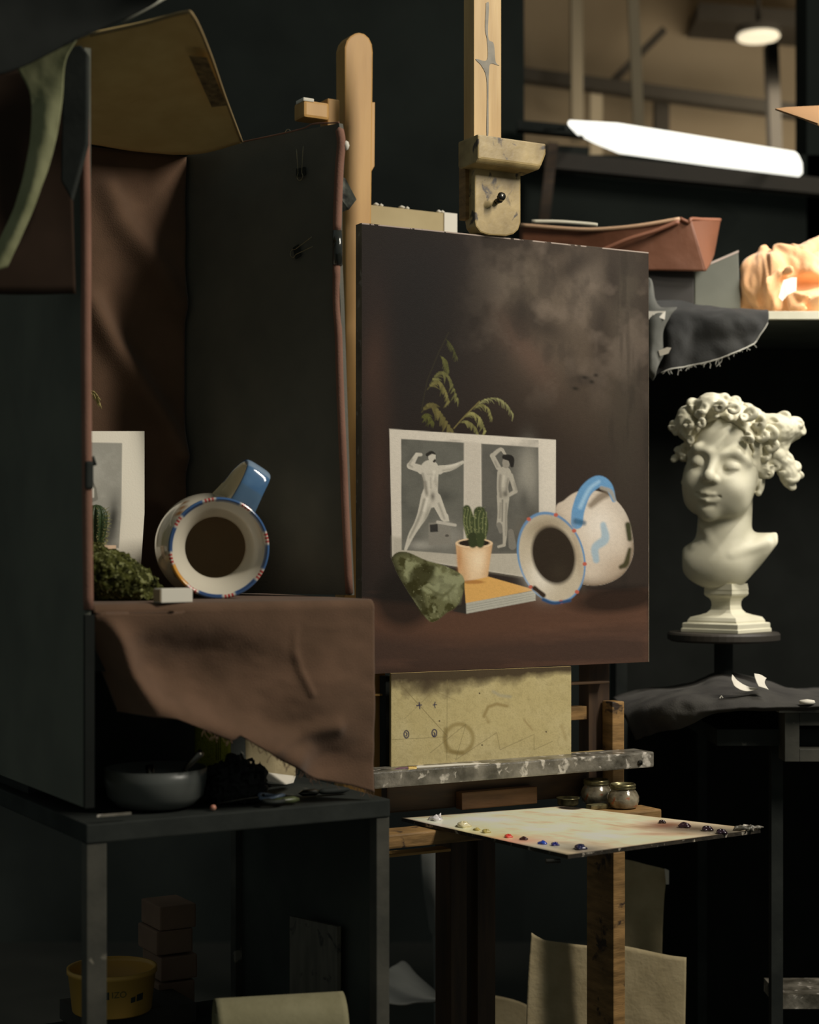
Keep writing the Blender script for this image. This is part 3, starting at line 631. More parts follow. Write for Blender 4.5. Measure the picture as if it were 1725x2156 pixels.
for i in range(14):
    a = H(rnd.uniform(1545, 1585), rnd.uniform(1743, 1750)); b = a+np.array([rnd.uniform(.0, .02), rnd.uniform(-.01, .01), rnd.uniform(-.001, .006)])
    parts.append(tubev([a, (a+b)/2+UP*.002, b], [.0025, .003, .0008], 6))
v, f = merge(parts); mk('dried_scrapings', v, f, m_grey, pal, smooth=True)
a = H(1150, 1813, ZP-.012); v, f = tubev([a, a+np.array([.02, .002, 0])], .003, 10); mk('clip_tip', v, f, m_metal, pal)

# jars behind the palette
m_glass = M('smeared_glass', (84, 74, 58), (170, 160, 136), .12, 45, c3=(176, 104, 70), spots=.62, spec=.8, coat=.6, bump=.3)
m_lid = M('jar_lid_metal', (176, 166, 120), (96, 90, 66), .3, 60, metal=.7)
def jar(px, py, s, label):
    z0 = (ZP-.0062); c = H(px, py, ZP-.004 if False else z0+.0)
    t = thing('glass_jar', label, 'jar', c, 'paint-smeared glass jars behind the palette')
    prof = [(.0001, 0), (.017, 0), (.022, .003), (.0245, .011), (.0245, .018), (.021, .025), (.0185, .028), (.0185, .0295)]
    v, f = lathev([(r*s, h*s) for r, h in prof]+[(.0165*s, .0295*s), (.0165*s, .027*s), (.021*s, .018*s), (.0205*s, .008*s), (.0001, .004*s)], c, seg=40); mk('body', v, f, m_glass, t, smooth=True)
    v, f = lathev([(r*s, h*s) for r, h in [(.0187, .0295), (.0198, .030), (.0198, .0315), (.0188, .0325), (.0196, .034), (.0196, .0355), (.0188, .037), (.0172, .037), (.0172, .0295)]], c, seg=40)
    mk('threaded_neck', v, f, m_lid, t, smooth=True)
    v, f = lathev([(.0001, .02*s), (.0195*s, .02*s), (.0195*s, .019*s), (.0001, .018*s)], c, seg=32); mk('murky_solvent', v, f, M('solvent', (70, 52, 34), None, .1), t)
jar(1312, 1701, 1.08, 'round-bellied glass jar at the right of the pair, nearer the ledge end')
jar(1256, 1692, 1.10, 'round-bellied jar smeared red-orange, behind and left of its twin')
c = H(1196, 1695, (ZP-.0062)+.002)
t = thing('jar_lid', 'shallow round metal lid left of the glass jars', 'lid', c)
v, f = lathev([(.0001, 0), (.016, 0), (.0175, .003), (.0175, .010), (.0195, .011), (.0195, .0125), (.0165, .0125), (.0165, .003), (.0001, .002)], c, seg=36); mk('cup', v, f, m_lid, t, smooth=True)
c = H(1258, 1703, (ZP-.0062)); v, f = boxv(c+UP*.004, U*.018, N*.008, UP*.004); tag(mk('paint_tube_stub', v, f, m_lid, bevel=.002), 'small flattened metal piece in front of the smeared jar', 'paint tube')

# ------------------------------------------------------------------ still-life booth
ZL = CR[2]
booth = thing('still_life_booth', 'dark home-made box stage that frames the still life, on the black table', 'box stage', [CL[0]+.15, CL[1]+.2, .93])
PNEAR = P(722, 1155, 2.40); PFAR = P(388, 1155, 2.63); dR = (PFAR-PNEAR); dR[2] = 0; dR /= np.linalg.norm(dR); nR = np.array([dR[1], -dR[0], 0])
if nR[1] > 0: nR = -nR
Rp = lambda x, y: rayplane(x, y, PNEAR, nR)
pts = [Rp(714, 259), Rp(700, 262), Rp(600, 281), Rp(500, 302), Rp(415, 320), Rp(384, 327), Rp(384, 1246), Rp(738, 1253), Rp(731, 1080), Rp(722, 800), Rp(717, 640), Rp(712, 520), Rp(713, 400), Rp(719, 300)]
v, f = prism(pts, -nR*.008); mk('right_panel', v, f, m_panel, booth)
edge = [Rp(*q)+nR*.001+dR*.001 for q in [(716, 268), (721, 300), (717, 350), (714, 420), (712, 488)]]
v, f = tubev(rs(edge, 20), [.0008]+[.0062]*18+[.0055], 14, flat=1.0); mk('cloth_edge', v, f, m_brown2, booth, smooth=True)
edge = [Rp(*q)+nR*.001+dR*.001 for q in [(711, 556), (711, 640), (715, 700), (718, 800), (722, 900), (727, 1010), (732, 1130), (738, 1250)]]
v, f = tubev(rs(edge, 24), .0055, 14); mk('cloth_edge', v, f, m_brown2, booth, smooth=True)
v, f = tubev([Rp(711, 486), Rp(711, 520), Rp(711, 558)], .0072, 14); mk('tape_band', v, f, M('shiny_black_tape', (40, 42, 38), None, .15, coat=.8), booth, smooth=True, label='shiny black tape wrapped round the panel edge')
tp = [Rp(x, y)+UP*.0008 for x, y in [(415, 320), (500, 302), (600, 281), (640, 271), (660, 262), (700, 260), (714, 259)]]
v, f = tubev(rs(tp, 24), .0011, 8); mk('hem', v, f, m_brown2, booth, smooth=True)
c = Rp(722, 306)-nR*.004-dR*.003; Vb, Fb = lathev([(.0001, -.007), (.003, -.005), (.0045, 0), (.003, .005), (.0001, .007)], c, seg=10); mk('torn_wadding', Vb, Fb, m_white, booth, smooth=True)
# left panel
LN = P(178, 1155, 2.075); dLp = -NB; nL = -UB
Lp = lambda x, y: rayplane(x, y, LN, nL)
zt = Lp(178, 100)[2]
q0, q1 = LN.copy(), LN+dLp*.62
v, f = prism([np.array([q0[0], q0[1], .935]), np.array([q1[0], q1[1], .935]), np.array([q1[0], q1[1], zt]), np.array([q0[0], q0[1], zt])], UB*.008)
mk('left_panel', v, f, M('booth_outer', (104, 106, 98), (114, 116, 106), .95, 8, spec=.05), booth)
v, f = boxv([q0[0]+NB[0]*.002+UB[0]*.005, q0[1]+NB[1]*.002+UB[1]*.005, (.935+ZL-.012)/2], UB*.006, NB*.003, UP*(ZL-.012-.935)/2); mk('added_edge_shade', v, f, M('edge_shade_black', (34, 36, 34), (40, 42, 40), .95, 9, spec=.05), booth)  # black strip added over the panel's lower edge to keep it in shade
le = [LN+UB*.002+UP*(CZ+(HY-y)/F*2.07-LN[2]) for y in (150, 300, 500, 700, 950, 1150, 1284)]
for i, dx in enumerate([-.004, -.002, 0, 0, .001, .002, .003]): le[i] = le[i]+UB*dx
v, f = tubev(rs(le, 30), .0062, 14); mk('cloth_edge', v, f, m_brown2, booth, smooth=True)
# ledge body
cc = (CL+CR)/2-NB*.26; v, f = boxv([cc[0], cc[1], ZL-.045], UB*.205, NB*.235, UP*.040); mk('ledge_box', v, f, m_blk, booth)
cc = CL+UB*.2-NB*.38; v, f = boxv([cc[0], cc[1], 1.022], UB*.19, NB*.10, UP*.118); mk('support_box', v, f, m_blk, booth)
# back board
bp0 = PFAR+nR*.0; bl = bp0-UB*.42
v, f = prism([np.array([bp0[0], bp0[1], ZL]), np.array([bl[0], bl[1], ZL]), np.array([bl[0], bl[1], 1.852]), np.array([bp0[0], bp0[1], 1.852])], -NB*.01); mk('back_board', v, f, m_panel, booth)
cc = bp0-UB*.2+NB*.045; v, f = boxv([cc[0], cc[1], 1.856], UB*.2, NB*.06, UP*.003); mk('added_shade_slat', v, f, m_panel, booth)  # slat added to cast shade on the top of the backdrop cloth

# brown cloth on ledge and hanging front
nuu, nf, nh = 110, 26, 70
ledge_len = np.linalg.norm((CR-CL)[:2])
fold = np.array([(205, 1290), (235, 1350), (275, 1430), (330, 1490), (430, 1530), (540, 1570), (610, 1600)], float)
def dist_poly(x, y, pl):
    d = np.full(x.shape, 1e9)
    for i in range(len(pl)-1):
        q, b = pl[i], pl[i+1]; ex, ey = b-q; t = np.clip(((x-q[0])*ex+(y-q[1])*ey)/(ex*ex+ey*ey), 0, 1); d = np.minimum(d, np.hypot(x-q[0]-ex*t, y-q[1]-ey*t))
    return d
botl = np.array([(200, 1505), (290, 1512), (420, 1558), (440, 1545), (520, 1590), (640, 1640), (735, 1655), (788, 1668)], float)
leftl = np.array([(1272, 190), (1300, 200), (1400, 232), (1500, 275), (1700, 290)], float)
rows = []
for j in range(nf):                       # top surface from back to front
    t = j/(nf-1); back = .34*(1-t)
    rows.append([CL+UB*ledge_len*(i/(nuu-1)*.984)-NB*back+UP*0 for i in range(nuu)])
for j in range(1, 7):                     # rounded edge
    a = math.pi/2*j/6; rows.append([CL+UB*ledge_len*(i/(nuu-1)*.984)+NB*(.012*math.sin(a))-UP*(.012*(1-math.cos(a))) for i in range(nuu)])
GXs = np.linspace(190, 788, nuu)
for j in range(1, nh+1):
    t = j/nh; row = []
    for i in range(nuu):
        s_ = i/(nuu-1); x0 = 190+s_*598; ybt = np.interp(x0, botl[:, 0], botl[:, 1]); y0 = 1272-s_*10+17; y = y0+(ybt-y0)*t
        xl = np.interp(y, leftl[:, 0], leftl[:, 1]); x = xl+(788-xl)*s_
        row.append(B(x, y, .012))
    rows.append(row)
G = np.array(rows); fl = G.reshape(-1, 3)
px_ = CX+F*fl[:, 0]/fl[:, 1]; py_ = HY+F*(CZ-fl[:, 2])/fl[:, 1]
front = np.zeros(G.shape[:2]); front[nf+6:] = (lambda q: q*q*(3-2*q))(np.minimum(1, np.arange(1, nh+1)/24.))[:, None]; front = front.ravel()
d1 = dist_poly(px_, py_, fold)
dsp = .024*np.exp(-(d1/38)**2)
dsp -= .026*np.exp(-((px_-400)/140)**2-((py_-1410)/85)**2)
dsp += .010*np.exp(-((px_-690)/70)**2-((py_-1480)/130)**2)
dsp -= .012*np.exp(-((px_-690)/60)**2-((py_-1600)/45)**2)
dsp += .008*np.exp(-(dist_poly(px_, py_, np.array([(520, 1610), (580, 1560), (640, 1540), (700, 1530)], float))/18)**2)
dsp += .0035*np.exp(-(dist_poly(px_, py_, np.array([(624, 1292), (622, 1330), (620, 1370), (630, 1410), (650, 1460)], float))/7)**2)
dsp += .003*np.exp(-(dist_poly(px_, py_, np.array([(624, 1296), (650, 1316), (700, 1322), (750, 1312), (780, 1290)], float))/8)**2)
dsp -= .006*np.exp(-((px_-765)/14)**2-((py_-1305)/10)**2)
dsp += .008*(fbm(np.stack([px_/90, py_/70], -1), 3, 4)-.5)
lf = (px_-np.interp(py_, leftl[:, 0], leftl[:, 1])); dsp -= .05*np.exp(-(lf/22)**2)
fl = fl+NB*(dsp*front)[:, None]+UP*((fbm(np.stack([px_/50, py_/30], -1), 2, 6)-.5)*.0)[:, None]
drape = mk('brown_drape', fl, gridfaces(nuu, nf+6+nh), m_brown, smooth=True, solid=.0012)
tag(drape, 'brown cloth covering the ledge under the jug and hanging down in folds', 'cloth')
# frayed threads on its hem
rnd = random.Random(9); parts = []
for i in range(70):
    k = rnd.randrange(30, nuu); a = fl[(nf+6+nh-1)*nuu+k]; b = a+UB*rnd.uniform(-.006, .006)-UP*rnd.uniform(.002, .011)+NB*rnd.uniform(-.003, .003)
    parts.append(tubev([a+UP*.001, (a+b)/2+UB*rnd.uniform(-.002, .002), b], .0004, 4, cap=False))
v, f = merge(parts); o = mk('frayed_hem', [np.array(q)-0 for q in v], f, m_brown, parent=drape)
# back drape
rows = []
nu2, nv2 = 90, 90; Bk = []
for j in range(nv2):
    z = ZL+.0005+(1.849-ZL)*j/(nv2-1)
    for i in range(nu2):
        s_ = i/(nu2-1); Bk.append(PFAR+nR*.004-UB*(.40*s_)+NB*.012+np.array([0, 0, z-PFAR[2]]))
Bk = np.array(Bk); px_ = CX+F*Bk[:, 0]/Bk[:, 1]; py_ = HY+F*(CZ-Bk[:, 2])/Bk[:, 1]
dsp = .022*np.exp(-(dist_poly(px_, py_, np.array([(190, 640), (230, 720), (300, 820), (350, 900), (380, 960)], float))/26)**2)
dsp += .018*np.exp(-(dist_poly(px_, py_, np.array([(225, 400), (250, 470), (330, 560), (380, 640)], float))/30)**2)
dsp += .012*np.exp(-(dist_poly(px_, py_, np.array([(280, 1040), (340, 1060), (390, 1110)], float))/26)**2)
dsp += .015*(fbm(np.stack([px_/120, py_/150], -1), 2, 14)-.5)
o = mk('backdrop_cloth', Bk+NB*dsp[:, None], gridfaces(nu2, nv2), m_brown, smooth=True, solid=.001)
tag(o, 'brown backdrop cloth with diagonal folds hanging behind the jug', 'cloth')

# binder clips
def clip_wire(base, dirs, label, mirror=1, legs=1.0):
    c, a, b = base, dirs[0], dirs[1]     # a: along the handle, b: across
    t = thing('binder_clip', label, 'clip', c, 'wire-handled binder clips pinned on the dark panel')
    s = .001
    loop = [c+b*(-4*s)+a*0, c+b*(-6*s)-a*(5*s), c+b*(-3.5*s)-a*(9*s), c-a*(10.5*s), c+b*(3.5*s)-a*(9*s), c+b*(6*s)-a*(5*s), c+b*(4*s)]
    pth = [c+b*(-7*s)+a*(36*s)]+[c+b*(-4*s)+a*(4*s)]+loop+[c+b*(4*s)+a*(4*s), c+b*(7*s)+a*(38*s)]
    v, f = tubev(rs(pth, 60), .00045, 6); mk('wire_handle', v, f, m_wire, t, smooth=True)
    v, f = boxv(c+a*(2*s)-nR*.002, a*.006, b*.009, nR*.001); mk('spring_body', v, f, m_blk, t, bevel=.0005)
clip_wire(Rp(638, 366)+nR*.006, (UP, dR*-1), 'upright wire binder clip near the panel top right')
dd = -dR*math.cos(.3)+UP*math.sin(.3); bb_ = UP*math.cos(.3)+dR*math.sin(.3)
clip_wire(Rp(628, 532)+nR*.006, (dd, bb_), 'sideways wire binder clip beside the black tape band')
c = Rp(606, 276); t = thing('pin_loop', 'tiny wire loop sticking up from the panel top edge', 'clip', c)
v, f = tubev([c+(-dR)*.005*math.cos(a)+UP*(.0035*math.sin(a)-.001) for a in np.linspace(-.4, 3.6, 14)], .0005, 6); mk('wire', v, f, m_wire, t)
c = LN+UP*(CZ+(HY-1000)/F*2.07-LN[2])+UB*.004
t = thing('edge_clip', 'black clip gripping the brown edge of the left panel', 'clip', c)
v, f = boxv(c, UB*.005, NB*.009, UP*.017); mk('clip_body', v, f, m_blk, t, bevel=.003)
v, f = tubev([c+UP*.018+UB*.003, c+UP*.022+UB*.006, c+UP*.012+UB*.009], .003, 8); mk('clip_lever', v, f, m_blk, t, smooth=True)

# cardboard on top, black cloth over it, olive strip, rod
rowsC = [[(150, 78, 2.10), (290, 50, 2.08), (385, 27, 2.06), (408, 36, 2.06)], [(165, 180, 2.20), (290, 150, 2.18), (400, 110, 2.16), (441, 110, 2.15)],
         [(185, 250, 2.32), (300, 235, 2.32), (430, 205, 2.30), (474, 205, 2.29)], [(185, 300, 2.42), (300, 318, 2.45), (415, 322, 2.45), (509, 298, 2.44)]]
v, f = patch(rowsC, 40, 40, .002, 25, 3)
cb = mk('cardboard_visor', v, f, m_card, smooth=True, solid=.004); tag(cb, 'tan corrugated cardboard sheet tilted over the booth top', 'cardboard')
ev = [(190, 74), (300, 50), (385, 27), (408, 36), (441, 110), (474, 205), (509, 298)]; ey = [2.10, 2.08, 2.055, 2.055, 2.15, 2.29, 2.44]
v, f = tubev(rs([P(a, b, y-.003) for (a, b), y in zip(ev, ey)], 40), .0022, 8); mk('frayed_edge', v, f, M('card_edge', (150, 128, 88), None, .8), cb, smooth=True)
tl = [P(398, 118, 2.145), P(436, 122, 2.145), P(478, 222, 2.285), P(446, 226, 2.285)]
v, f = prism(tl, (0, -.0015, 0)); mk('torn_label', v, f, M('torn_label_m', (140, 118, 78), (96, 78, 52), .8, 90, (1, 1, 1), c3=(52, 44, 34), spots=.6), cb)
rowsK = [[(-60, -60, 1.95), (150, -60, 1.95), (345, -40, 1.95)], [(-60, 60, 1.93), (120, 50, 1.95), (322, 10, 1.97)], [(-60, 170, 1.92), (30, 148, 1.93), (168, 78, 1.95)]]
v, f = patch(rowsK, 30, 20, .004, 12, 4); o = mk('black_sheet', v, f, M('black_sheet_m', (44, 46, 44), (50, 52, 50), .95, 9, spec=.05), smooth=True, solid=.003); tag(o, 'black sheet thrown over the top left of the booth', 'cloth')
v, f = tubev([P(258, 46, 2.0), P(322, 10, 2.02), P(380, -25, 2.04)], .0024, 8); tag(mk('thin_rod', v, f, M('pale_rod', (150, 150, 136), None, .6), smooth=True), 'thin pale rod crossing the cardboard corner at the very top', 'rod')
rowsS = [[(36, 143, 1.99), (90, 118, 1.99), (166, 78, 1.99)], [(62, 195, 1.985), (95, 170, 1.985), (138, 130, 1.985)], [(66, 260, 1.98), (95, 240, 1.975), (131, 215, 1.98)], [(58, 330, 1.98), (85, 325, 1.975), (114, 312, 1.98)],
         [(36, 420, 1.98), (62, 410, 1.975), (86, 400, 1.98)], [(4, 495, 1.98), (30, 490, 1.975), (54, 480, 1.98)], [(-40, 580, 1.98), (-10, 570, 1.975), (16, 562, 1.98)]]
v, f = patch(rowsS, 24, 60, .003, 30, 6); o = mk('paper_strip', v, f, m_olive, smooth=True, solid=.0012); tag(o, 'curved olive-green paper strip hanging at the upper left', 'paper strip')
v, f = prism([P(132, 128, 2.03), P(150, 98, 2.03), P(170, 94, 2.03), P(184, 112, 2.03), P(183, 300, 2.03), P(150, 420, 2.03), P(128, 380, 2.03)], (0, .015, 0)); tag(mk('black_batten', v, f, m_blk, bevel=.002), 'black wooden batten top beside the olive paper strip', 'batten')
rowsQ = [[(-60, 150, 2.06), (40, 145, 2.06), (130, 120, 2.06)], [(-60, 330, 2.05), (50, 330, 2.06), (150, 330, 2.06)], [(-60, 620, 2.05), (60, 620, 2.06), (160, 620, 2.07)]]
v, f = patch(rowsQ, 30, 30, .008, 8, 8); tag(mk('dark_cloth', v, f, M('umber_cloth', (58, 46, 38), (66, 52, 43), .95, 9, spec=.05), smooth=True, solid=.001), 'dark brown cloth hanging behind the olive paper strip', 'cloth')

# ------------------------------------------------------------------ jug
JR = .0685; jc = P(462, 1157, 2.30); jc[2] = ZL+JR+.0005
ax = np.array([-.25, .965, .03]); ax /= np.linalg.norm(ax)
jx = np.array([ax[1], -ax[0], 0]); jx /= np.linalg.norm(jx); jy = np.cross(ax, jx); jy = -jy if jy[2] < 0 else jy
outer = [(.0665, .0005), (.0685, .002), (.0683, .005), (.064, .012), (.056, .022), (.0505, .032), (.0495, .040), (.053, .050), (.061, .062), (.069, .078), (.0735, .096), (.0745, .112), (.073, .130), (.068, .150), (.060, .168), (.053, .180), (.052, .187), (.050, .190), (.0001, .190)]
inner = [(.0001, .182), (.045, .180), (.060, .160), (.068, .130), (.069, .110), (.064, .085), (.054, .064), (.0455, .052), (.0425, .044), (.0415, .038), (.0425, .032), (.046, .025), (.052, .016), (.0585, .0085), (.0625, .004), (.0650, .001)]
prof = rs([(a, b, 0) for a, b in outer[:-1]], 90)[:, :2].tolist()+[[.0001, .190]]
profi = [[.0001, .182]]+rs([(a, b, 0) for a, b in inner[1:]], 90)[:, :2].tolist()
seg = 256
allp = profi+prof
v, f = lathev(allp, jc, ax, seg, jx); v = np.array(v)
n_i = len(profi)
h = np.array([q[1] for q in allp]).repeat(seg); r_ = np.array([q[0] for q in allp]).repeat(seg); isin = (np.arange(len(allp)) < n_i).repeat(seg)
bvec = np.cross(ax, jx); rel = v-jc; ang = np.degrees(np.arctan2(rel@jy, rel@jx)) % 360
cx_ = ang; col = np.ones((len(v), 3))*lin((222, 214, 196))
nn = fbm(v*60, 3, 2)
dark = np.clip((h-.040)/.004, 0, 1)*isin; col = col*(1-dark[:, None])+lin((92, 76, 58))*dark[:, None]
def wedge(a0, w, r0, r1, c, soft=2.0, a=1.0, inner_only=False):
    global col
    da = np.abs((ang-a0+180) % 360-180); m = np.clip((w-da)/soft+.5, 0, 1)*np.clip((r_-r0)/.0008+.5, 0, 1)*np.clip((r1-r_)/.0008+.5, 0, 1)*(h < .012)*a
    col = col*(1-m[:, None])+lin(c)*m[:, None]
spots = [12+i*45 for i in range(8)]
for a0 in spots:
    wedge(a0+22.5, 15, .0625, .07, (66, 100, 148), 3); wedge(a0+22.5, 13, .0635, .066, (46, 70, 116), 3)
    for k in (-4, 0, 4): wedge(a0+k, 1.3, .0635, .07, (176, 40, 46), 1)
    if 200 < a0+22.5 < 230: wedge(a0+22.5, 15, .0625, .07, (222, 160, 70), 3)
# decoration on the belly (painted motifs)
def motif(a0, h0, ra, rh, c, a=1.0, rot=0):
    global col
    da = ((ang-a0+180) % 360-180)*math.pi/180*.07; dh = h-h0; q, w = math.cos(rot), math.sin(rot)
    m = np.clip(1.6-2*np.hypot((da*q+dh*w)/ra, (-da*w+dh*q)/rh)+1.4*(nn-.5), 0, 1)*(~isin)*a
    col = col*(1-m[:, None])+lin(c)*m[:, None]
for a0, h0 in [(128, .075), (122, .085), (135, .07)]: motif(a0, h0, .014, .008, (160, 108, 52), .95, .5)
for a0, h0, ra, rh in [(200, .06, .02, .006), (190, .075, .014, .005), (210, .05, .012, .006), (218, .065, .012, .01), (182, .05, .006, .006)]: motif(a0, h0, ra, rh, (92, 88, 62), .85, .6)
motif(60, .1, .02, .02, (110, 144, 180), .8); motif(20, .11, .02, .016, (120, 150, 180), .7)
col *= (1+.05*(nn-.5))[:, None]
jv, jf = v, f
jug = thing('ceramic_jug', 'white ceramic jug with blue-dashed rim lying on its side, mouth forward', 'jug', [jc[0]+ax[0]*.09, jc[1]+ax[1]*.09, ZL])
kin = [i for i in range(n_i) if allp[i][1] >= .0375 or i < n_i//2]; cut = max(kin)
fin = [q for q in f if q[0] < cut*seg]; fout = [(q[0]-cut*seg, q[1]-cut*seg, q[2]-cut*seg, q[3]-cut*seg) for q in f if q[0] >= cut*seg]
mk('body', v[cut*seg:], fout, m_gloss, jug, smooth=True, colors=col[cut*seg:])
mk('inner_wall', v[:(cut+1)*seg], fin, M('raw_clay_inside', (206, 188, 158), None, .9, spec=.05), jug, smooth=True, label='dark unglazed inside of the jug')
# handle: strap
ha = math.radians(58); er_ = jx*math.cos(ha)+jy*math.sin(ha); et = -jx*math.sin(ha)+jy*math.cos(ha)
path = rs([jc+er_*r+ax*hh+et*tw for r, hh, tw in [(.052, .024, 0), (.072, .021, .001), (.096, .023, .003), (.116, .030, .005), (.123, .042, .008), (.120, .058, .012), (.107, .080, .015), (.088, .094, .016), (.062, .104, .017)]], 60)
V = []; C2 = []
wid = rs([(w, 0, 0) for w in [.021, .019, .018, .0185, .019, .0175, .016, .016, .019]], 60)[:, 0]
for i, c in enumerate(path):
    t_ = path[min(i+1, 59)]-path[max(i-1, 0)]; t_ /= np.linalg.norm(t_); nrm = np.cross(et, t_); nrm /= np.linalg.norm(nrm)
    if np.dot(nrm, c-(jc+er_*.085+ax*.055)) < 0: nrm = -nrm
    for k in range(28):
        a = 2*math.pi*k/28; ca, sa = math.cos(a), math.sin(a)
        wx = wid[i]*np.sign(ca)*abs(ca)**.55; hx = .0048*np.sign(sa)*abs(sa)**.7
        V.append(c+et*wx+nrm*hx); C2.append(sa)
V = np.array(V); C2 = np.array(C2); nb = fbm(V*55, 4, 7)[:, None]
bl = lin((104, 142, 182))*(1-nb)+lin((44, 92, 142))*nb; bl = bl*.9
i_ = np.repeat(np.arange(60), 28)[:, None]; bl = np.where(i_ < 14, bl*.6+lin((96, 112, 116))*.4, bl); bl = np.where((i_ > 22) & (i_ < 30), bl*.5+lin((170, 186, 200))*.5, bl)
cw = np.where(C2[:, None] > -.25, bl, lin((214, 202, 170))); cw = np.where(i_ > 52, lin((214, 202, 170)), cw)
f = [(i*28+k, i*28+(k+1) % 28, (i+1)*28+(k+1) % 28, (i+1)*28+k) for i in range(59) for k in range(28)]+[tuple(range(28)), tuple(range(59*28, 60*28))]
mk('handle', V, f, m_gloss, jug, smooth=True, colors=cw, label='blue glazed strap handle')

# small white box
c0 = P(340, 1268, 2.13); wv = P(406, 1268, 2.165)-c0; wv[2] = 0; wl = np.linalg.norm(wv); wu = wv/wl; wn = np.array([wu[1], -wu[0], 0]); hgt = 30/F*2.14
t = thing('small_white_box', 'small white box with a brown end beside the jug rim', 'box', [c0[0], c0[1], ZL])
cen = c0+wv/2-wn*.008; cen[2] = ZL+hgt/2+.0006
v, f = boxv(cen, wu*wl/2, wn*.008, UP*hgt/2); mk('body', v, f, m_white, t, bevel=.001)
v, f = boxv(cen-wu*(wl/2+.0006), wu*.0006, wn*.007, UP*(hgt/2-.0015)); mk('end_cap', v, f, M('beige_end', (170, 150, 120), None, .8), t)

# mossy stone
def sdf_stone(X, Y, Z):
    c = P(236, 1210, 2.24); 
    x, y, z = (X-c[0]), (Y-c[1]), (Z-(ZL+.03)); xr = x*.90-z*.43; zr = x*.43+z*.90
    d = (np.sqrt((xr/.068)**2+(y/.05)**2+(zr/.034)**2)-1)*.036
    q = np.stack([X, Y, Z], -1)
    d = d-.014*(fbm(q*34, 3, 3)-.5)-.009*(fbm(q*170, 2, 5)-.5)-.006*(vn(q*420, 9)-.5)
    return smax(d, (ZL+.001)-Z, .003)
c = P(236, 1210, 2.24); V, Fc = surfnet(sdf_stone, [c[0]-.085, c[1]-.07, ZL-.004], [c[0]+.085, c[1]+.07, ZL+.095], .0019)
o = mk('mossy_stone', V, Fc, M('moss', (30, 32, 12), (84, 86, 42), .95, 90, bump=.9, bscale=260, c3=(140, 142, 96), spots=.56, spec=.1), smooth=True)
tag(o, 'dark green moss-covered stone at the lower left of the still life', 'stone')
# book under the pot, pot and cactus
pcn = P(212, 1166, 2.40); pc_ = np.array([pcn[0], pcn[1], ZL+.026])
v, f = boxv([pcn[0]+.0, pcn[1], ZL+.0125], UB*.055, NB*.045, UP*.0115)
t = thing('ochre_book', 'thick ochre-covered book lying under the cactus pot', 'book', [pcn[0], pcn[1], ZL])
mk('cover', *boxv([pcn[0], pcn[1], ZL+.0233], UB*.056, NB*.046, UP*.0015), M('ochre_cover', (204, 160, 92), None, .6), t)
mk('cover', *boxv([pcn[0], pcn[1], ZL+.0025], UB*.056, NB*.046, UP*.0015), M('ochre_cover', (204, 160, 92), None, .6), t)
mk('page_block', *boxv([pcn[0], pcn[1], ZL+.0129], UB*.054, NB*.044, UP*.0088), m_white, t)
t = thing('potted_cactus', 'ribbed green cactus with pale spines in a small pot', 'cactus', pc_)
ph = CZ+(HY-1148)/F*2.40-pc_[2]
v, f = lathev([(.0001, 0), (.014, 0), (.0195, ph-.006), (.0215, ph-.005), (.0215, ph), (.0185, ph), (.017, ph-.006), (.0001, ph-.007)], pc_, seg=40); mk('pot', v, f, M('pale_pot', (232, 200, 170), None, .7), t, smooth=False)
def cactus(c, hgt, r, ribs=10):
    V = []; n, m = 80, 40
    for j in range(m+1):
        tt_ = j/m; rr = r*(.55+.5*math.sin(min(1, tt_*1.15)*math.pi*.62))*math.sqrt(max(0, 1-max(0, (tt_-.72)/.28)**2))+.0001
        for i in range(n):
            a = 2*math.pi*i/n; k = 1+.14*abs(math.cos(ribs*a/2))**.7*1.6-.12; V.append(c+np.array([rr*k*math.cos(a), rr*k*math.sin(a), hgt*tt_]))
    return V, [(j*n+i, j*n+(i+1) % n, (j+1)*n+(i+1) % n, (j+1)*n+i) for j in range(m) for i in range(n)]
ctop = CZ+(HY-1062)/F*2.40
for k, (dx, hh) in enumerate([(-.006, ctop-pc_[2]-ph+.006), (-.03, ctop-pc_[2]-ph-.0)]):
    cb_ = pc_+UP*(ph-.006)+np.array([dx, 0, 0]); v, f = cactus(cb_, hh, .0135)
    o = mk('cactus_stem', v, f, M('cactus_green', (38, 54, 26), (58, 78, 40), .5, 60, bump=.3), t, smooth=True)
    rnd = random.Random(k+4); parts = []
    for r_i in range(10):
        a = 2*math.pi*r_i/10
        for j in range(12):
            tt_ = .06+.9*j/12; rr = .0135*(.55+.5*math.sin(min(1, tt_*1.15)*math.pi*.62))*math.sqrt(max(0, 1-max(0, (tt_-.72)/.28)**2))*1.12
            b = cb_+np.array([rr*math.cos(a), rr*math.sin(a), hh*tt_])
            for q in range(4):
                e = b+np.array([math.cos(a)*.0035+rnd.uniform(-.003, .003), math.sin(a)*.0035+rnd.uniform(-.003, .003), rnd.uniform(-.0015, .0045)]); parts.append(tubev([b, e], [.00045, .00015], 4, cap=False))
    v, f = merge(parts); mk('spines', v, f, M('spine_pale', (186, 184, 130), None, .7), parent=o)
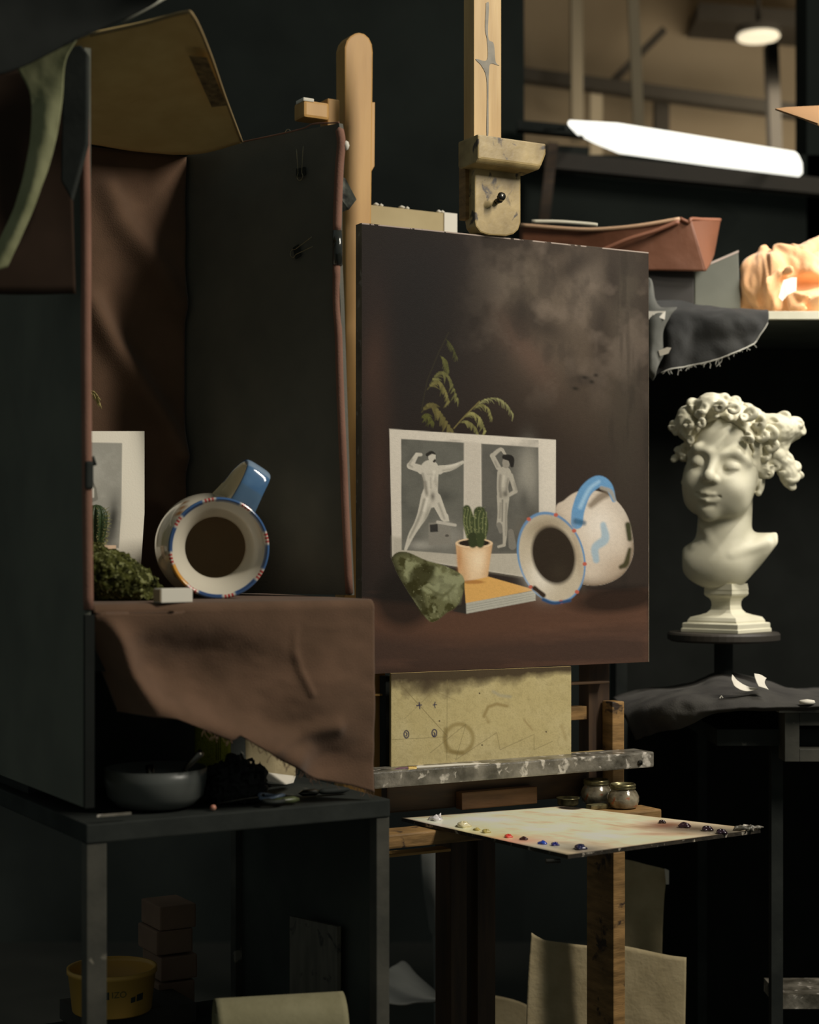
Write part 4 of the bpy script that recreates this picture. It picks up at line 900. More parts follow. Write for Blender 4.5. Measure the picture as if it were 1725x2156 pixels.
# leaning print
gx, gy = np.meshgrid(np.linspace(-45, 304, 230), np.linspace(908, 1200, 190))
gxx = gx-np.clip((gy-1080)/120, 0, 1)*8*(gx/304.)
p = Paint(gx, gy, (222, 216, 202)); p.poly([(100, 930), (257, 933), (254, 1154), (100, 1154)], (150, 148, 140), 1.5)
p.put(((gx > 100) & (gx < 256) & (gy > 933) & (gy < 1150))*np.clip((fbm(np.stack([gx/12, gy/12], -1), 3, 3)-.45)*2, 0, 1)*.4, (176, 174, 166))
p.glow(238, 1095, 12, 44, (54, 54, 50), 4, .95); p.glow(225, 1130, 18, 24, (60, 60, 56), 0, .8); p.glow(200, 990, 18, 30, (168, 166, 158), 0, .8)
p.stroke([(184, 1000), (199, 1030), (202, 1050), (188, 1056)], [5, 4, 4, 4], (120, 118, 110), 2); p.stroke([(184, 1005), (195, 1030), (196, 1046)], [3, 3, 2], (200, 196, 186), 2)
p.poly([(-20, 925), (86, 930), (86, 1150), (-20, 1150)], (90, 90, 84), 2)
Pp = lambda X_, Y_: np.stack([(X_-CX)/F, np.ones_like(X_), (HY-Y_)/F], -1)
nP = NB*.985+UP*.17; pp0 = P(304, 1190, 2.50); rr_ = Pp(gxx, gy); V = CAM0+rr_*(np.dot(pp0-CAM0, nP)/(rr_@nP))[..., None]
o = mk('figure_print', V.reshape(-1, 3), gridfaces(230, 190), m_attr, colors=(p.c/PAINT_E).reshape(-1, 3), solid=.0012); tag(o, 'white sheet with grey figure studies leaning behind the cactus', 'print')
# dried grass tip
parts = []; rnd = random.Random(2); base = P(150, 850, 2.42)
stem = rs([P(150, 905, 2.42), P(162, 850, 2.42), P(180, 822, 2.42), P(196, 826, 2.42), P(206, 842, 2.42)], 20)
parts.append(tubev(stem, .0007, 5))
for i in range(6, 20):
    for j in range(3):
        a = stem[i]; b = a+np.array([rnd.uniform(.001, .008), rnd.uniform(-.003, .003), rnd.uniform(-.014, -.003)]); parts.append(tubev([a, (a+b)/2+UP*.001, b], [.0007, .0011, .0003], 5))
parts.append(tubev([P(150, 905, 2.42), P(146, 1000, 2.42), P(140, 1190, 2.42)], .0008, 5))
v, f = merge(parts); tag(mk('dried_grass', v, f, M('dry_grass', (186, 170, 110), None, .8), smooth=True), 'dried grass plume tip peeking past the left panel above the print', 'grass')

# ------------------------------------------------------------------ tan easel standing behind
def fr(px, py, Y0, d=0):     # plane parallel to the canvas through the point at depth Y0 on px 750
    return rayplane(px, py, P(750, 1155, Y0)+N*d, N)
def fb2(x0, y0, x1, y1, Y0, d, t):
    a = fr(x0, y0, Y0, d); b = fr(x0, y1, Y0, d); c = fr(x1, y0, Y0, d)
    return prism([a, np.array([c[0], c[1], a[2]]), np.array([c[0], c[1], b[2]]), b], -N*t)
YB = 3.02
bb0 = fr(750, 1155, YB); t = thing('wooden_easel', 'golden wooden easel with a rounded post top between booth and painting', 'easel', [bb0[0], bb0[1], 0])
ol = [(726, 100), (730, 86), (738, 76), (748, 70), (757, 68), (768, 71), (778, 80), (784, 93), (786, 110), (781, 600), (774, 1600), (774, 4000), (722, 4000), (722, 1600), (728, 600)]
pts = [fr(x, y, YB) for x, y in ol]; zs = min(q[2] for q in pts)
pts = [np.array([q[0], q[1], max(q[2], .0)]) for q in pts]
v, f = prism(pts, -N*.035); mk('post', v, f, m_oak, t, bevel=.003)
sd = [fr(x, y, YB, -.006) for x, y in [(770, 215), (790, 215), (789, 350), (780, 365), (779, 520), (768, 520)]]
v, f = prism(sd, -N*.022); mk('side_batten', v, f, m_oak, t, bevel=.001)
v, f = fb2(690, 206, 716, 330, YB, .03, .03); mk('bracket_cheek', v, f, m_oak, t, bevel=.003)
v, f = fb2(640, 209, 694, 246, YB, .045, .04); mk('bracket_block', v, f, m_oak, t, bevel=.005)
v, f = fb2(639, 204, 662, 212, YB, .046, .03); mk('bracket_pad', v, f, m_white, t, bevel=.002)
cl_ = [fr(x, y, YB, .05) for x, y in [(712, 368), (728, 376), (751, 420), (735, 441), (712, 410)]]
v, f = prism(cl_, -N*.05); mk('metal_plate', v, f, M('blotched_metal', (196, 196, 180), (60, 62, 58), .5, 60), t, label='blotched grey metal plate at an angle')
c = fr(870, 1262, YB, -.06); v, f = boxv([c[0], c[1], c[2]-.03], U*.22, N*.03, UP*.012); mk('canvas_tray', v, f, m_oak, t)
# board behind with taped corner
t = thing('pale_board', 'pale tan board with white taped corner behind the painting top', 'board', fr(870, 470, YB, -.07))
zb_ = fr(870, 1262, YB, -.06)[2]-.0175; q = [fr(776, 431, YB, -.06), fr(962, 452, YB, -.06), fr(962, 1250, YB, -.06), fr(776, 1270, YB, -.06)]; q[2][2] = zb_; q[3][2] = zb_
v, f = prism(q, -N*.012); mk('panel', v, f, M('tan_board', (176, 158, 116), (186, 168, 126), .7, 12), t)
q = [fr(936, 447, YB, -.058), fr(963, 450, YB, -.058), fr(963, 560, YB, -.058), fr(936, 560, YB, -.058)]
v, f = prism(q, -N*.016); mk('corner_tape', v, f, m_white, t)
for x, y, r in [(792, 431, 7), (803, 433, 5), (846, 437, 8), (858, 439, 5), (924, 446, 6), (932, 447, 5)]:
    c = fr(x, y, YB, -.066); v, f = lathev([(.0001, -.003), (r*.0007, -.001), (r*.0008, .001), (.0001, .004)], c, seg=10); mk('paint_dab', v, f, m_white, t, smooth=True)

# ------------------------------------------------------------------ plaster bust
YBU = 3.30; al = math.atan2((1520-CX)/F, 1.0); sc = YBU/F/3.477
bc = P(1360+570/3.477, 780+1000/3.477, YBU); rgt = np.array([math.cos(al), -math.sin(al), 0]); bck = np.array([math.sin(al), math.cos(al), 0])
def bw(V):                    # bust drawing units (x right, y down, z to viewer) -> world
    V = np.asarray(V, float); return bc+(V[:, :1]-570)*sc*rgt-(V[:, 1:2]-1000)*sc*UP-V[:, 2:3]*sc*bck
yaw, roll, pit = math.radians(15), math.radians(9), math.radians(4)
fw = np.array([-math.sin(yaw)*math.cos(pit), math.sin(pit), math.cos(yaw)*math.cos(pit)]); up0 = np.array([math.sin(roll), math.cos(roll), 0])
rt = np.cross(up0, fw); rt /= np.linalg.norm(rt); uh = np.cross(fw, rt)
HC = np.array([566, 738, 0.])
def loc(X, Y, Z):             # image coords -> head local (x right, y up, z forward)
    a, b, c = X-HC[0], -(Y-HC[1]), Z
    return a*rt[0]+b*rt[1]+c*rt[2], a*uh[0]+b*uh[1]+c*uh[2], a*fw[0]+b*fw[1]+c*fw[2]
def sph(x, y, z, c, r): return np.sqrt((x-c[0])**2+(y-c[1])**2+(z-c[2])**2)-r
def ell3(x, y, z, c, r):
    k = np.sqrt(((x-c[0])/r[0])**2+((y-c[1])/r[1])**2+((z-c[2])/r[2])**2); return (k-1)*min(r)
def cap3(x, y, z, a, b, r0, r1=None):
    r1 = r0 if r1 is None else r1; a = np.array(a, float); b = np.array(b, float); e = b-a
    t = np.clip(((x-a[0])*e[0]+(y-a[1])*e[1]+(z-a[2])*e[2])/np.dot(e, e), 0, 1)
    return np.sqrt((x-a[0]-e[0]*t)**2+(y-a[1]-e[1]*t)**2+(z-a[2]-e[2]*t)**2)-(r0+(r1-r0)*t)
def head_sdf(X, Y, Z):
    x, y, z = loc(X, Y, Z); ax_ = np.abs(x)
    d = ell3(x, y, z, (0, -42, 20), (264, 318, 285))
    d = smin(d, ell3(x, y, z, (0, 150, -90), (290, 335, 335)), 60)
    d = smin(d, sph(ax_, y, z, (122, -135, 176), 98), 80)               # cheeks
    d = smin(d, sph(x, y, z, (0, -212, 160), 118), 75)                   # muzzle
    d = smin(d, sph(x, y, z, (0, -318, 190), 68), 70); d = smin(d, ell3(ax_, y, z, (120, -215, 60), (110, 120, 150)), 60)                    # chin
    d = smin(d, cap3(ax_, y, z, (50, 96, 258), (150, 122, 232), 20, 20), 55); d = smin(d, cap3(ax_, y, z, (150, 122, 232), (212, 80, 156), 20, 18), 55)
    d = smax(d, -sph(ax_, y, z, (112, 22, 325), 70), 45)                 # sockets
    d = smin(d, sph(ax_, y, z, (114, 12, 212), 62), 14)                  # eyeballs
    lid = smax(sph(ax_, y, z, (114, 16, 210), 72), -(y+2-.12*(ax_-114))*1.0, 6); d = smin(d, lid, 8)
    lid2 = smax(sph(ax_, y, z, (114, 6, 208), 69), (y+32), 6); d = smin(d, lid2, 10)
    d = smin(d, cap3(x, y, z, (0, 80, 268), (0, -55, 335), 24, 33), 34)  # nose
    d = smin(d, sph(x, y, z, (0, -78, 340), 40), 22); d = smin(d, sph(ax_, y, z, (40, -92, 300), 29), 18)
    d = smax(d, -ell3(ax_, y, z, (19, -122, 322), (13, 12, 16)), 8)
    d = smin(d, cap3(ax_, y, z, (0, -196, 296), (45, -194, 282), 17, 15), 14); d = smin(d, cap3(ax_, y, z, (45, -194, 282), (84, -184, 250), 15, 8), 14)
    d = smin(d, cap3(ax_, y, z, (0, -246, 284), (70, -230, 258), 22, 14), 16)
    d = smax(d, -cap3(ax_, y, z, (0, -220, 318), (60, -214, 296), 9, 8), 8); d = smax(d, -cap3(ax_, y, z, (60, -214, 296), (88, -200, 272), 7, 5), 12)
    d = smax(d, -cap3(ax_, y, z, (0, -288, 292), (50, -280, 275), 16, 10), 26)
    d = smax(d, -cap3(x, y, z, (0, -150, 322), (0, -180, 318), 7, 9), 12)
    # ears
    e = ell3(ax_, y, z, (286, -55, -40), (24, 78, 48)); e = smax(e, -ell3(ax_, y, z, (312, -48, -22), (20, 50, 26)), 10); d = smin(d, e, 14)
    d = smin(d, sph(ax_, y, z, (282, -122, -20), 22), 12)
    # neck and chest, in image coords
    b = cap3(X, Y, Z, (588, 960, -80), (560, 1400, -60), 192, 205)
    b = smin(b, ell3(X, Y, Z, (525, 1410, -30), (262, 196, 165)), 60)
    b = smin(b, cap3(X, Y, Z, (640, 1350, -70), (930, 1290, -80), 165, 105), 60); b = smin(b, cap3(X, Y, Z, (500, 1370, -60), (345, 1370, -70), 130, 92), 50)
    b = smin(b, cap3(X, Y, Z, (715, 1010, -10), (610, 1350, 90), 40, 24), 50); b = smin(b, cap3(X, Y, Z, (420, 1130, 60), (560, 1360, 98), 30, 22), 40)
    b = smin(b, cap3(X, Y, Z, (620, 1350, 100), (880, 1265, 10), 26, 24), 40); b = smin(b, cap3(X, Y, Z, (540, 1370, 100), (360, 1300, 20), 22, 20), 40)
    b = smax(b, ((X-985)*.80+(Y-1232)*.60), 12)                          # cut of the right shoulder
    b = smax(b, -(X-270), 14)
    b = smax(b, 1.0*(np.sqrt(((X-560)/400)**2+((Y-1235)/375)**2)-1)*370, 10)
    b = smax(b, -(Z+190), 20)
    return smin(d, b, 34)
V, Fc = surfnet(head_sdf, [240, 170, -420], [1020, 1640, 400], 9.0)
bust = thing('plaster_bust', 'white plaster bust of a smiling child with curly hair on a square socle', 'bust', [bc[0], bc[1], P(1500, 1331, YBU)[2]])
mk('face_and_chest', bw(V), Fc, m_plaster, bust, smooth=True)
rnd = random.Random(12); curls = []
for (cx_, cy_, cz_, R_) in [(480, 225, 120, 56), (430, 305, 190, 44), (555, 275, 210, 46), (640, 300, 240, 44), (760, 340, 225, 58), (700, 375, 262, 34), (835, 400, 190, 52), (900, 470, 170, 58), (950, 400, 100, 50), (760, 500, 235, 40), (850, 500, 210, 48),
        (1000, 350, 20, 48), (1085, 385, -10, 46), (1130, 450, -10, 30), (1120, 400, 20, 26), (1040, 450, 30, 44), (1000, 540, 40, 46), (920, 560, 120, 48), (880, 640, 110, 40), (930, 700, 60, 40), (1040, 660, 0, 48), (1090, 710, -10, 38),
        (1110, 770, -10, 32), (1060, 800, 0, 48), (1000, 740, 20, 44), (1050, 850, -20, 40), (960, 620, 60, 40), (340, 260, 60, 52), (285, 330, 60, 42), (215, 400, 10, 38), (240, 450, 20, 28), (400, 330, 170, 40), (340, 400, 130, 44), (300, 470, 80, 42), (420, 390, 200, 34),
        (250, 590, -20, 38), (215, 640, -20, 28), (290, 560, 10, 34), (380, 260, 100, 36), (560, 225, 120, 48), (650, 245, 120, 46), (900, 760, 60, 34), (870, 720, 90, 30), (285, 640, 20, 24), (330, 510, 100, 30)]:
    th, ph_ = rnd.uniform(-.9, .9), rnd.uniform(-.9, .9); nrm = np.array([math.sin(th), math.sin(ph_)*.8, 1.0]); nrm /= np.linalg.norm(nrm)
    curls.append((np.array([cx_, cy_, cz_], float), R_, nrm, rnd.uniform(0, 6.3)))
def hair_sdf(X, Y, Z):
    x, y, z = loc(X, Y, Z)
    d = ell3(x, y, z, (0, 185, -100), (322, 352, 362))
    face = ell3(x, y, z, (0, 40, 320), (272, 336, 440)); d = smax(d, -face, 20); d = smax(d, -(y+105+z*.25), 30)
    q = np.stack([X, Y, Z], -1)
    d = d-26*(fbm(q/75, 2, 3)-.5)-14*np.sin(X/16+6*vn(q/60, 2))*vn(q/90, 4)
    for c_, r_ in [((930, 450, -20), (170, 130, 170)), ((1060, 430, -40), (90, 80, 90)), ((1035, 750, -10), (70, 105, 80)), ((950, 620, 0), (90, 110, 110)), ((300, 380, 10), (80, 130, 110)), ((270, 600, -40), (46, 60, 60)), ((480, 260, 90), (110, 90, 120)), ((850, 720, 60), (40, 70, 60))]:
        d = smin(d, ell3(X, Y, Z, c_, r_)-16*(fbm(q/45, 2, 8)-.5), 40)
    full = d.copy()
    for c, R_, nrm, ph_ in curls:
        i0 = [max(0, int((c[k]-R_*2.2-lo_[k])/hh_)) for k in range(3)]; i1 = [int((c[k]+R_*2.2-lo_[k])/hh_)+2 for k in range(3)]
        s_ = tuple(slice(a, b) for a, b in zip(i0, i1)); xs, ys, zs = X[s_]-c[0], Y[s_]-c[1], Z[s_]-c[2]
        if xs.size == 0: continue
        hgt = xs*nrm[0]+ys*nrm[1]+zs*nrm[2]; rad = np.sqrt(np.maximum(xs**2+ys**2+zs**2-hgt**2, 0))
        a = np.arctan2(ys, xs)+ph_; sp = R_*.62+R_*.1*np.sin(2*a)
        tor = np.sqrt((rad-sp)**2+((hgt-R_*.3*a/3.14))**2)-R_*.46
        core = np.sqrt(xs**2+ys**2+zs**2)-R_*.62
        cc = smin(tor, core+R_*.10, R_*.16)
        full[s_] = smin(full[s_], cc, 16)
    return full
lo_ = np.array([150, 130, -470.]); hh_ = 7.0
V, Fc = surfnet(hair_sdf, lo_, [1210, 960, 330], hh_)
mk('hair', bw(V), Fc, m_plaster, bust, smooth=True)
# socle
def sqloft(prof, c, rot):     # prof: (half side, y in drawing units)
    V = []; 
    for hs, y in prof:
        for k in range(4):
            a = rot+math.pi/4+k*math.pi/2; r = hs*math.sqrt(2); V.append([c[0]+r*math.cos(a), y, c[1]+r*math.sin(a)])
    n = len(prof); Fc = [(j*4+k, j*4+(k+1) % 4, (j+1)*4+(k+1) % 4, (j+1)*4+k) for j in range(n-1) for k in range(4)]+[(0, 1, 2, 3), tuple(4*(n-1)+k for k in (3, 2, 1, 0))]
    return np.array(V), Fc
def rdloft(prof, c, seg=48):
    V = [[c[0]+r*math.cos(2*math.pi*k/seg), y, c[1]+r*math.sin(2*math.pi*k/seg)] for r, y in prof for k in range(seg)]
    n = len(prof); return np.array(V), [(j*seg+k, j*seg+(k+1) % seg, (j+1)*seg+(k+1) % seg, (j+1)*seg+k) for j in range(n-1) for k in range(seg)]+[tuple(range(seg)), tuple(range(n*seg-1, (n-1)*seg-1, -1))]
v, f = sqloft([(112, 1560), (118, 1605), (116, 1612), (118, 1635), (112, 1648), (90, 1668), (80, 1690), (78, 1720), (84, 1750), (104, 1775), (140, 1790), (190, 1805), (205, 1830), (205, 1842), (226, 1846), (232, 1852), (232, 1885), (239, 1890), (239, 1914)], (590, -40), math.radians(31))
mk('socle', bw(v), f, m_plaster, bust, bevel=.0006)
# black modelling stand and table
zt = bw([[560, 1914, 0]])[0][2]; c = bw([[570, 1914, -40]])[0]
t = thing('modelling_stand', 'dark turntable stand under the plaster bust', 'stand', [c[0], c[1], .94])
v, f = lathev([(.0001, 0), (.105, 0), (.108, -.004), (.108, -.014), (.1, -.018), (.0001, -.018)], [c[0], c[1], zt-.0005], seg=48); mk('turntable', v, f, M('stand_dark', (44, 40, 34), (54, 48, 40), .6, 12), t)
v, f = lathev([(.018, zt-.018-.94), (.018, .03), (.03, .02), (.07, .008), (.072, 0)], [c[0], c[1], .94], seg=32); mk('stem', v, f, m_blk, t, smooth=True)

# ------------------------------------------------------------------ right-hand black work table
tz = .94; tc_ = np.array([.88, 3.30])
t = thing('black_table', 'black wooden work table at the right carrying the bust stand', 'table', [.95, 3.3, 0])
v, f = boxv([.95, 3.36, tz-.0155], (.42, 0, 0), (0, .42, 0), UP*.014); mk('tabletop', v, f, m_blk, t)
for x in (P(1634, 1700, 2.98)[0], 1.35):
    for y in (2.98, 3.74):
        v, f = boxv([x, y, (tz-.03)/2], (.010, 0, 0), (0, .012, 0), UP*(tz-.03)/2); mk('leg', v, f, m_blk, t)
zs_ = P(1680, 2100, 2.97)[2]
v, f = boxv([.99, 3.045, zs_-.012], (.345, 0, 0), (0, .06, 0), UP*.012); mk('lower_shelf', v, f, m_grey, t)
# black open frame
t = thing('wooden_crate', 'black painted open wooden crate end at the right edge below the bust', 'crate', P(1700, 1604, 2.92))
def pb(x0, y0, x1, y1, Y, dep): a, b = P(x0, y0, Y), P(x1, y1, Y); return boxv([(a[0]+b[0])/2, Y+dep/2, (a[2]+b[2])/2], ((b[0]-a[0])/2, 0, 0), (0, dep/2, 0), (0, 0, (a[2]-b[2])/2))
YF = 2.9
for nme, q in [('side', (1653, 1500, 1684, 1604)), ('top_rail', (1684, 1500, 1800, 1528)), ('bottom_rail', (1684, 1577, 1800, 1604)), ('side', (1800, 1500, 1830, 1604))]:
    v, f = pb(*q, YF, .05); mk(nme, v, f, m_blk2, t, bevel=.0012)
a, b = P(1640, 1497, YF), P(1830, 1494, YF); v, f = boxv([(a[0]+b[0])/2, YF+.03, a[2]], ((b[0]-a[0])/2, 0, 0), (0, .035, 0), UP*.0025); mk('pale_top_edge', v, f, m_grey, t)
# black cloths on the table
rows = [[(1290, 1470, 3.35), (1350, 1452, 3.35), (1440, 1440, 3.35), (1520, 1415, 3.4), (1600, 1430, 3.4), (1680, 1450, 3.4), (1790, 1450, 3.4)],
        [(1300, 1480, 3.2), (1380, 1462, 3.15), (1470, 1450, 3.1), (1515, 1435, 3.1), (1590, 1448, 3.1), (1680, 1465, 3.1), (1790, 1470, 3.1)],
        [(1310, 1500, 3.1), (1390, 1476, 3.0), (1450, 1462, 2.95), (1530, 1470, 2.93), (1600, 1458, 2.95), (1680, 1480, 2.94), (1790, 1482, 2.94)],
        [(1325, 1530, 3.05), (1400, 1500, 2.95), (1450, 1498, 2.92), (1500, 1495, 2.89), (1580, 1492, 2.88), (1660, 1488, 2.88), (1790, 1490, 2.88)],
        [(1340, 1560, 3.05), (1400, 1540, 2.97), (1445, 1528, 2.93), (1500, 1504, 2.90), (1570, 1500, 2.90), (1650, 1497, 2.89), (1790, 1496, 2.89)]]
v, f = patch(rows, 90, 60, .018, 16, 8); tag(mk('black_rag', v, f, M('charcoal_rag', (62, 60, 58), (78, 76, 72), .95, 12, bump=.4, bscale=300, spec=.1), smooth=True, solid=.002), 'crumpled charcoal cloth spread on the black table under the bust', 'cloth')
def scrap(name, pts, Y, m, label, cat, amp=.004, dep=.02):
    rows = [[(x, y, Y) for x, y in pts[0]], [(x, y, Y-dep) for x, y in pts[1]]]
    if len(pts) > 2: rows.append([(x, y, Y-dep*1.6) for x, y in pts[2]])
    v, f = patch(rows, 16, 12, amp, 60, int(pts[0][0][0])); return tag(mk(name, v, f, m, smooth=True, solid=.001), label, cat)
scrap('white_scrap', [[(1542, 1421), (1556, 1436), (1575, 1446), (1596, 1450)], [(1541, 1430), (1548, 1446), (1570, 1455), (1594, 1452)]], 2.93, m_white, 'torn white paper scrap curling on the charcoal cloth, left one', 'paper scrap')
scrap('white_scrap', [[(1588, 1419), (1600, 1421), (1614, 1427)], [(1592, 1432), (1602, 1436), (1611, 1438)], [(1598, 1446), (1608, 1448), (1619, 1452)]], 2.93, m_white, 'small folded white paper scrap on the charcoal cloth, right one', 'paper scrap')
c = P(1700, 1482, 2.88); v, f = lathev([(.0001, 0), (.012, 0), (.0135, .003), (.012, .006), (.0001, .008)], c, seg=24); tag(mk('jar_lid', v, f, m_white, smooth=True), 'small round white lid on the crate at the right edge', 'lid')
c = P(1516, 1470, 2.92); v, f = tubev([c, c+np.array([.003, 0, .004]), c+np.array([.005, 0, .0005])], .0012, 6); tag(mk('paper_curl', v, f, m_white), 'tiny white paper curl left of the scraps', 'paper scrap')

# ------------------------------------------------------------------ upper right shelf and its load
YS = 3.36; zsf = P(1700, 655, YS)[2]
t = thing('wall_shelf', 'pale-edged shelf board at upper right holding cloths and boxes', 'shelf', [1.0, 3.6, zsf])
v, f = boxv([.93, YS+.24, zsf-.008], (.53, 0, 0), (0, .24, 0), UP*.008); mk('board', v, f, M('shelf_board', (196, 192, 170), (214, 210, 190), .6, 14, c3=(120, 116, 96), spots=.64), t, bevel=.001)
v, f = boxv([.93, YS+.25, zsf-.0172], (.53, 0, 0), (0, .235, 0), UP*.001); mk('underside_shade', v, f, m_blkcloth, t)  # black layer added as the shade under the shelf board
for x in (.46, 1.44):
    v, f = boxv([x, YS+.40, (zsf-.02)/2], (.012, 0, 0), (0, .06, 0), UP*(zsf-.02)/2); mk('support', v, f, m_blk, t)
v, f = boxv([.95, YS+.47, (zsf-.02)/2], (.49, 0, 0), (0, .006, 0), UP*(zsf-.021)/2); mk('back_cloth', v, f, M('deep_black_cloth', (36, 38, 36), (42, 44, 42), .95, 9, spec=.05), t)
# orange cloth
oc = P(1665, 570, YS+.16)
def oc_sdf(X, Y, Z):
    x, y, z = X-oc[0], Y-oc[1], Z-zsf; q = np.stack([X, Y, Z], -1)
    w = q*9+1.6*np.stack([fbm(q*7, 2, 1), fbm(q*7+5, 2, 2), fbm(q*7+11, 2, 3)], -1)
    d = ell3(x, y, z, (-.010, 0, .072), (.105, .085, .085)); d = smin(d, ell3(x, y, z, (.085, .0, .11), (.075, .07, .085)), .03); d = smin(d, ell3(x, y, z, (.06, -.04, .018), (.11, .06, .026)), .01)
    rid = np.abs(fbm(w*1.2, 2, 4)-.5)*2
    d = d-.060*(rid-.35)-.014*(np.abs(fbm(w*3.1, 2, 7)-.5)*2)
    d = smax(d, -ell3(x, y, z, (.01, -.105, .068), (.058, .06, .020)), .012); d = smax(d, -ell3(x, y, z, (.10, -.10, .045), (.06, .06, .018)), .01)
    return smax(d, .002-z, .004)
V, Fc = surfnet(oc_sdf, [oc[0]-.16, oc[1]-.14, zsf-.004], [oc[0]+.24, oc[1]+.13, zsf+.24], .0034)
tag(mk('orange_cloth', V, Fc, M('orange_cotton', (236, 178, 126), (242, 190, 140), .9, 20, bump=.3, bscale=300, sheen=.3), smooth=True), 'crumpled pale orange cloth piled on the end of the shelf', 'cloth')
c = P(1662, 612, YS+.02); q = [P(1640, 626, YS+.01), P(1650, 590, YS+.03), P(1668, 583, YS+.03), P(1678, 584, YS+.03), P(1677, 612, YS+.02), P(1660, 620, YS+.012), P(1648, 634, YS+.008)]
v, f = prism(q, (0, .002, 0)); tag(mk('cloth_tag', v, f, m_white), 'white fabric tag sticking out of the orange cloth', 'tag')
# grey file box, dark box
t = thing('grey_folder', 'grey-green file box standing behind the orange cloth', 'box', [P(1510, 650, YS+.2)[0], YS+.2, zsf])
q = [P(1463, 566, YS+.14), P(1555, 526, YS+.14), P(1560, 650, YS+.14), P(1463, 650, YS+.14)]; q = [np.array([a[0], a[1], max(a[2], zsf+.0005)]) for a in q]
v, f = prism(q, (0, .16, 0)); mk('body', v, f, M('grey_green', (84, 86, 76), (96, 98, 88), .6, 8), t, bevel=.002)
q = [P(1462, 567, YS+.139), P(1556, 527, YS+.139), P(1556, 531, YS+.139), P(1462, 572, YS+.139)]; v, f = prism(q, (0, .162, 0)); mk('rim', v, f, M('pinkish_rim', (170, 154, 144), None, .6), t)
q = [P(1362, 560, YS+.08), P(1462, 560, YS+.08), P(1462, 652, YS+.08), P(1362, 652, YS+.08)]; q = [np.array([a[0], a[1], max(a[2], zsf+.0005)]) for a in q]
v, f = prism(q, (0, .2, 0)); tag(mk('dark_box', v, f, M('charcoal_box', (46, 43, 40), (52, 48, 44), .7, 6), bevel=.002), 'dark charcoal box under the brown leather tray', 'box')
# brown leather tray lying on top
m_lea = M('tan_leather', (112, 70, 48), (126, 80, 56), .55, 10, bump=.25, bscale=80); m_leae = M('leather_edge', (196, 160, 128), None, .6)
zl = P(1400, 566, YS+.06)[2]
t = thing('leather_tray', 'brown leather tray with flared end and pale rims on the dark box', 'tray', [P(1350, 570, 3.5)[0], 3.5, zl])
YT1 = YS+.05
v, f = patch([[(1095, 472, YT1+.1), (1195, 480, YT1+.06), (1300, 477, YT1+.02), (1380, 469, YT1+.008), (1432, 461, YT1), (1454, 464, YT1)],
              [(1095, 516, YT1+.102), (1200, 522, YT1+.062), (1305, 522, YT1+.026), (1385, 518, YT1+.012), (1440, 515, YT1+.006), (1469, 516, YT1+.004)],
              [(1095, 562, YT1+.1), (1205, 566, YT1+.06), (1310, 569, YT1+.024), (1390, 570, YT1+.014), (1450, 571, YT1+.010), (1485, 571, YT1+.010)]], 50, 24, .0015, 20, 5)
mk('front_wall', v, f, m_lea, t, smooth=True, solid=.005)
v, f = patch([[(1452, 464, YT1), (1484, 462, YT1+.06), (1516, 462, YT1+.12)], [(1468, 515, YT1+.002), (1492, 505, YT1+.055), (1509, 500, YT1+.12)], [(1485, 571, YT1+.008), (1493, 558, YT1+.04), (1502, 537, YT1+.11)]], 24, 24, .001, 20, 6)
mk('end_wall', v, f, m_lea, t, smooth=True, solid=.005)
v, f = tubev(rs([P(1095, 474, YT1+.09), P(1200, 482, YT1+.05), P(1260, 483, YT1+.03), P(1340, 476, YT1+.01), P(1432, 461, YT1-.002)], 30), .0042, 8); mk('rim', v, f, m_leae, t, smooth=True)
v, f = tubev(rs([P(1432, 460, YT1-.002), P(1450, 468, YT1-.004), P(1456, 461, YT1), P(1480, 462, YT1+.05), P(1516, 463, YT1+.12)], 20), .0038, 8); mk('rim', v, f, M('leather_rim2', (142, 92, 68), None, .6), t, smooth=True)
v, f = tubev(rs([P(1430, 466, YT1-.006), P(1380, 486, YT1-.004), P(1320, 505, YT1), P(1262, 530, YT1+.01)], 20), .0045, 8); mk('seam', v, f, M('leather_rim2', (142, 92, 68), None, .6), t, smooth=True)
v, f = tubev(rs([P(1120, 466, YT1+.0), P(1180, 467, YT1+.0), P(1245, 472, YT1-.0), P(1258, 474, YT1)], 20), .0036, 8); tag(mk('white_stick', v, f, M('stick_white', (206, 200, 180), None, .6), smooth=True), 'thin pale stick lying across the leather tray', 'stick')
# dark garment hanging over the shelf edge
m_garm = M('charcoal_garment', (42, 42, 41), (52, 52, 50), .9, 12, bump=.4, bscale=260, spec=.15, sheen=.15)
rows = [[(1350, 640, YS+.1), (1385, 632, YS+.1), (1430, 634, YS+.08), (1470, 642, YS+.05), (1540, 648, YS+.03), (1618, 650, YS+.02)],
        [(1352, 655, YS-.02), (1385, 655, YS-.02), (1430, 652, YS-.02), (1475, 655, YS-.02), (1540, 655, YS-.02), (1619, 657, YS-.01)],
        [(1354, 690, YS-.05), (1385, 695, YS-.035), (1415, 690, YS-.06), (1470, 682, YS-.035), (1540, 682, YS-.05), (1616, 680, YS-.02)],
        [(1356, 740, YS-.06), (1380, 745, YS-.03), (1410, 735, YS-.06), (1460, 722, YS-.03), (1540, 720, YS-.05), (1600, 705, YS-.02)],
        [(1358, 800, YS-.06), (1382, 790, YS-.04), (1412, 775, YS-.05), (1452, 770, YS-.03), (1530, 752, YS-.05), (1590, 722, YS-.02)]]
v, f = patch(rows, 110, 70, .020, 13, 12); o = mk('charcoal_garment', v, f, m_garm, smooth=True, solid=.002); tag(o, 'charcoal cloth with frayed hem hanging over the shelf front above the bust', 'cloth')
GA = np.array(v).reshape(70, 110, 3); rnd = random.Random(4); parts = []
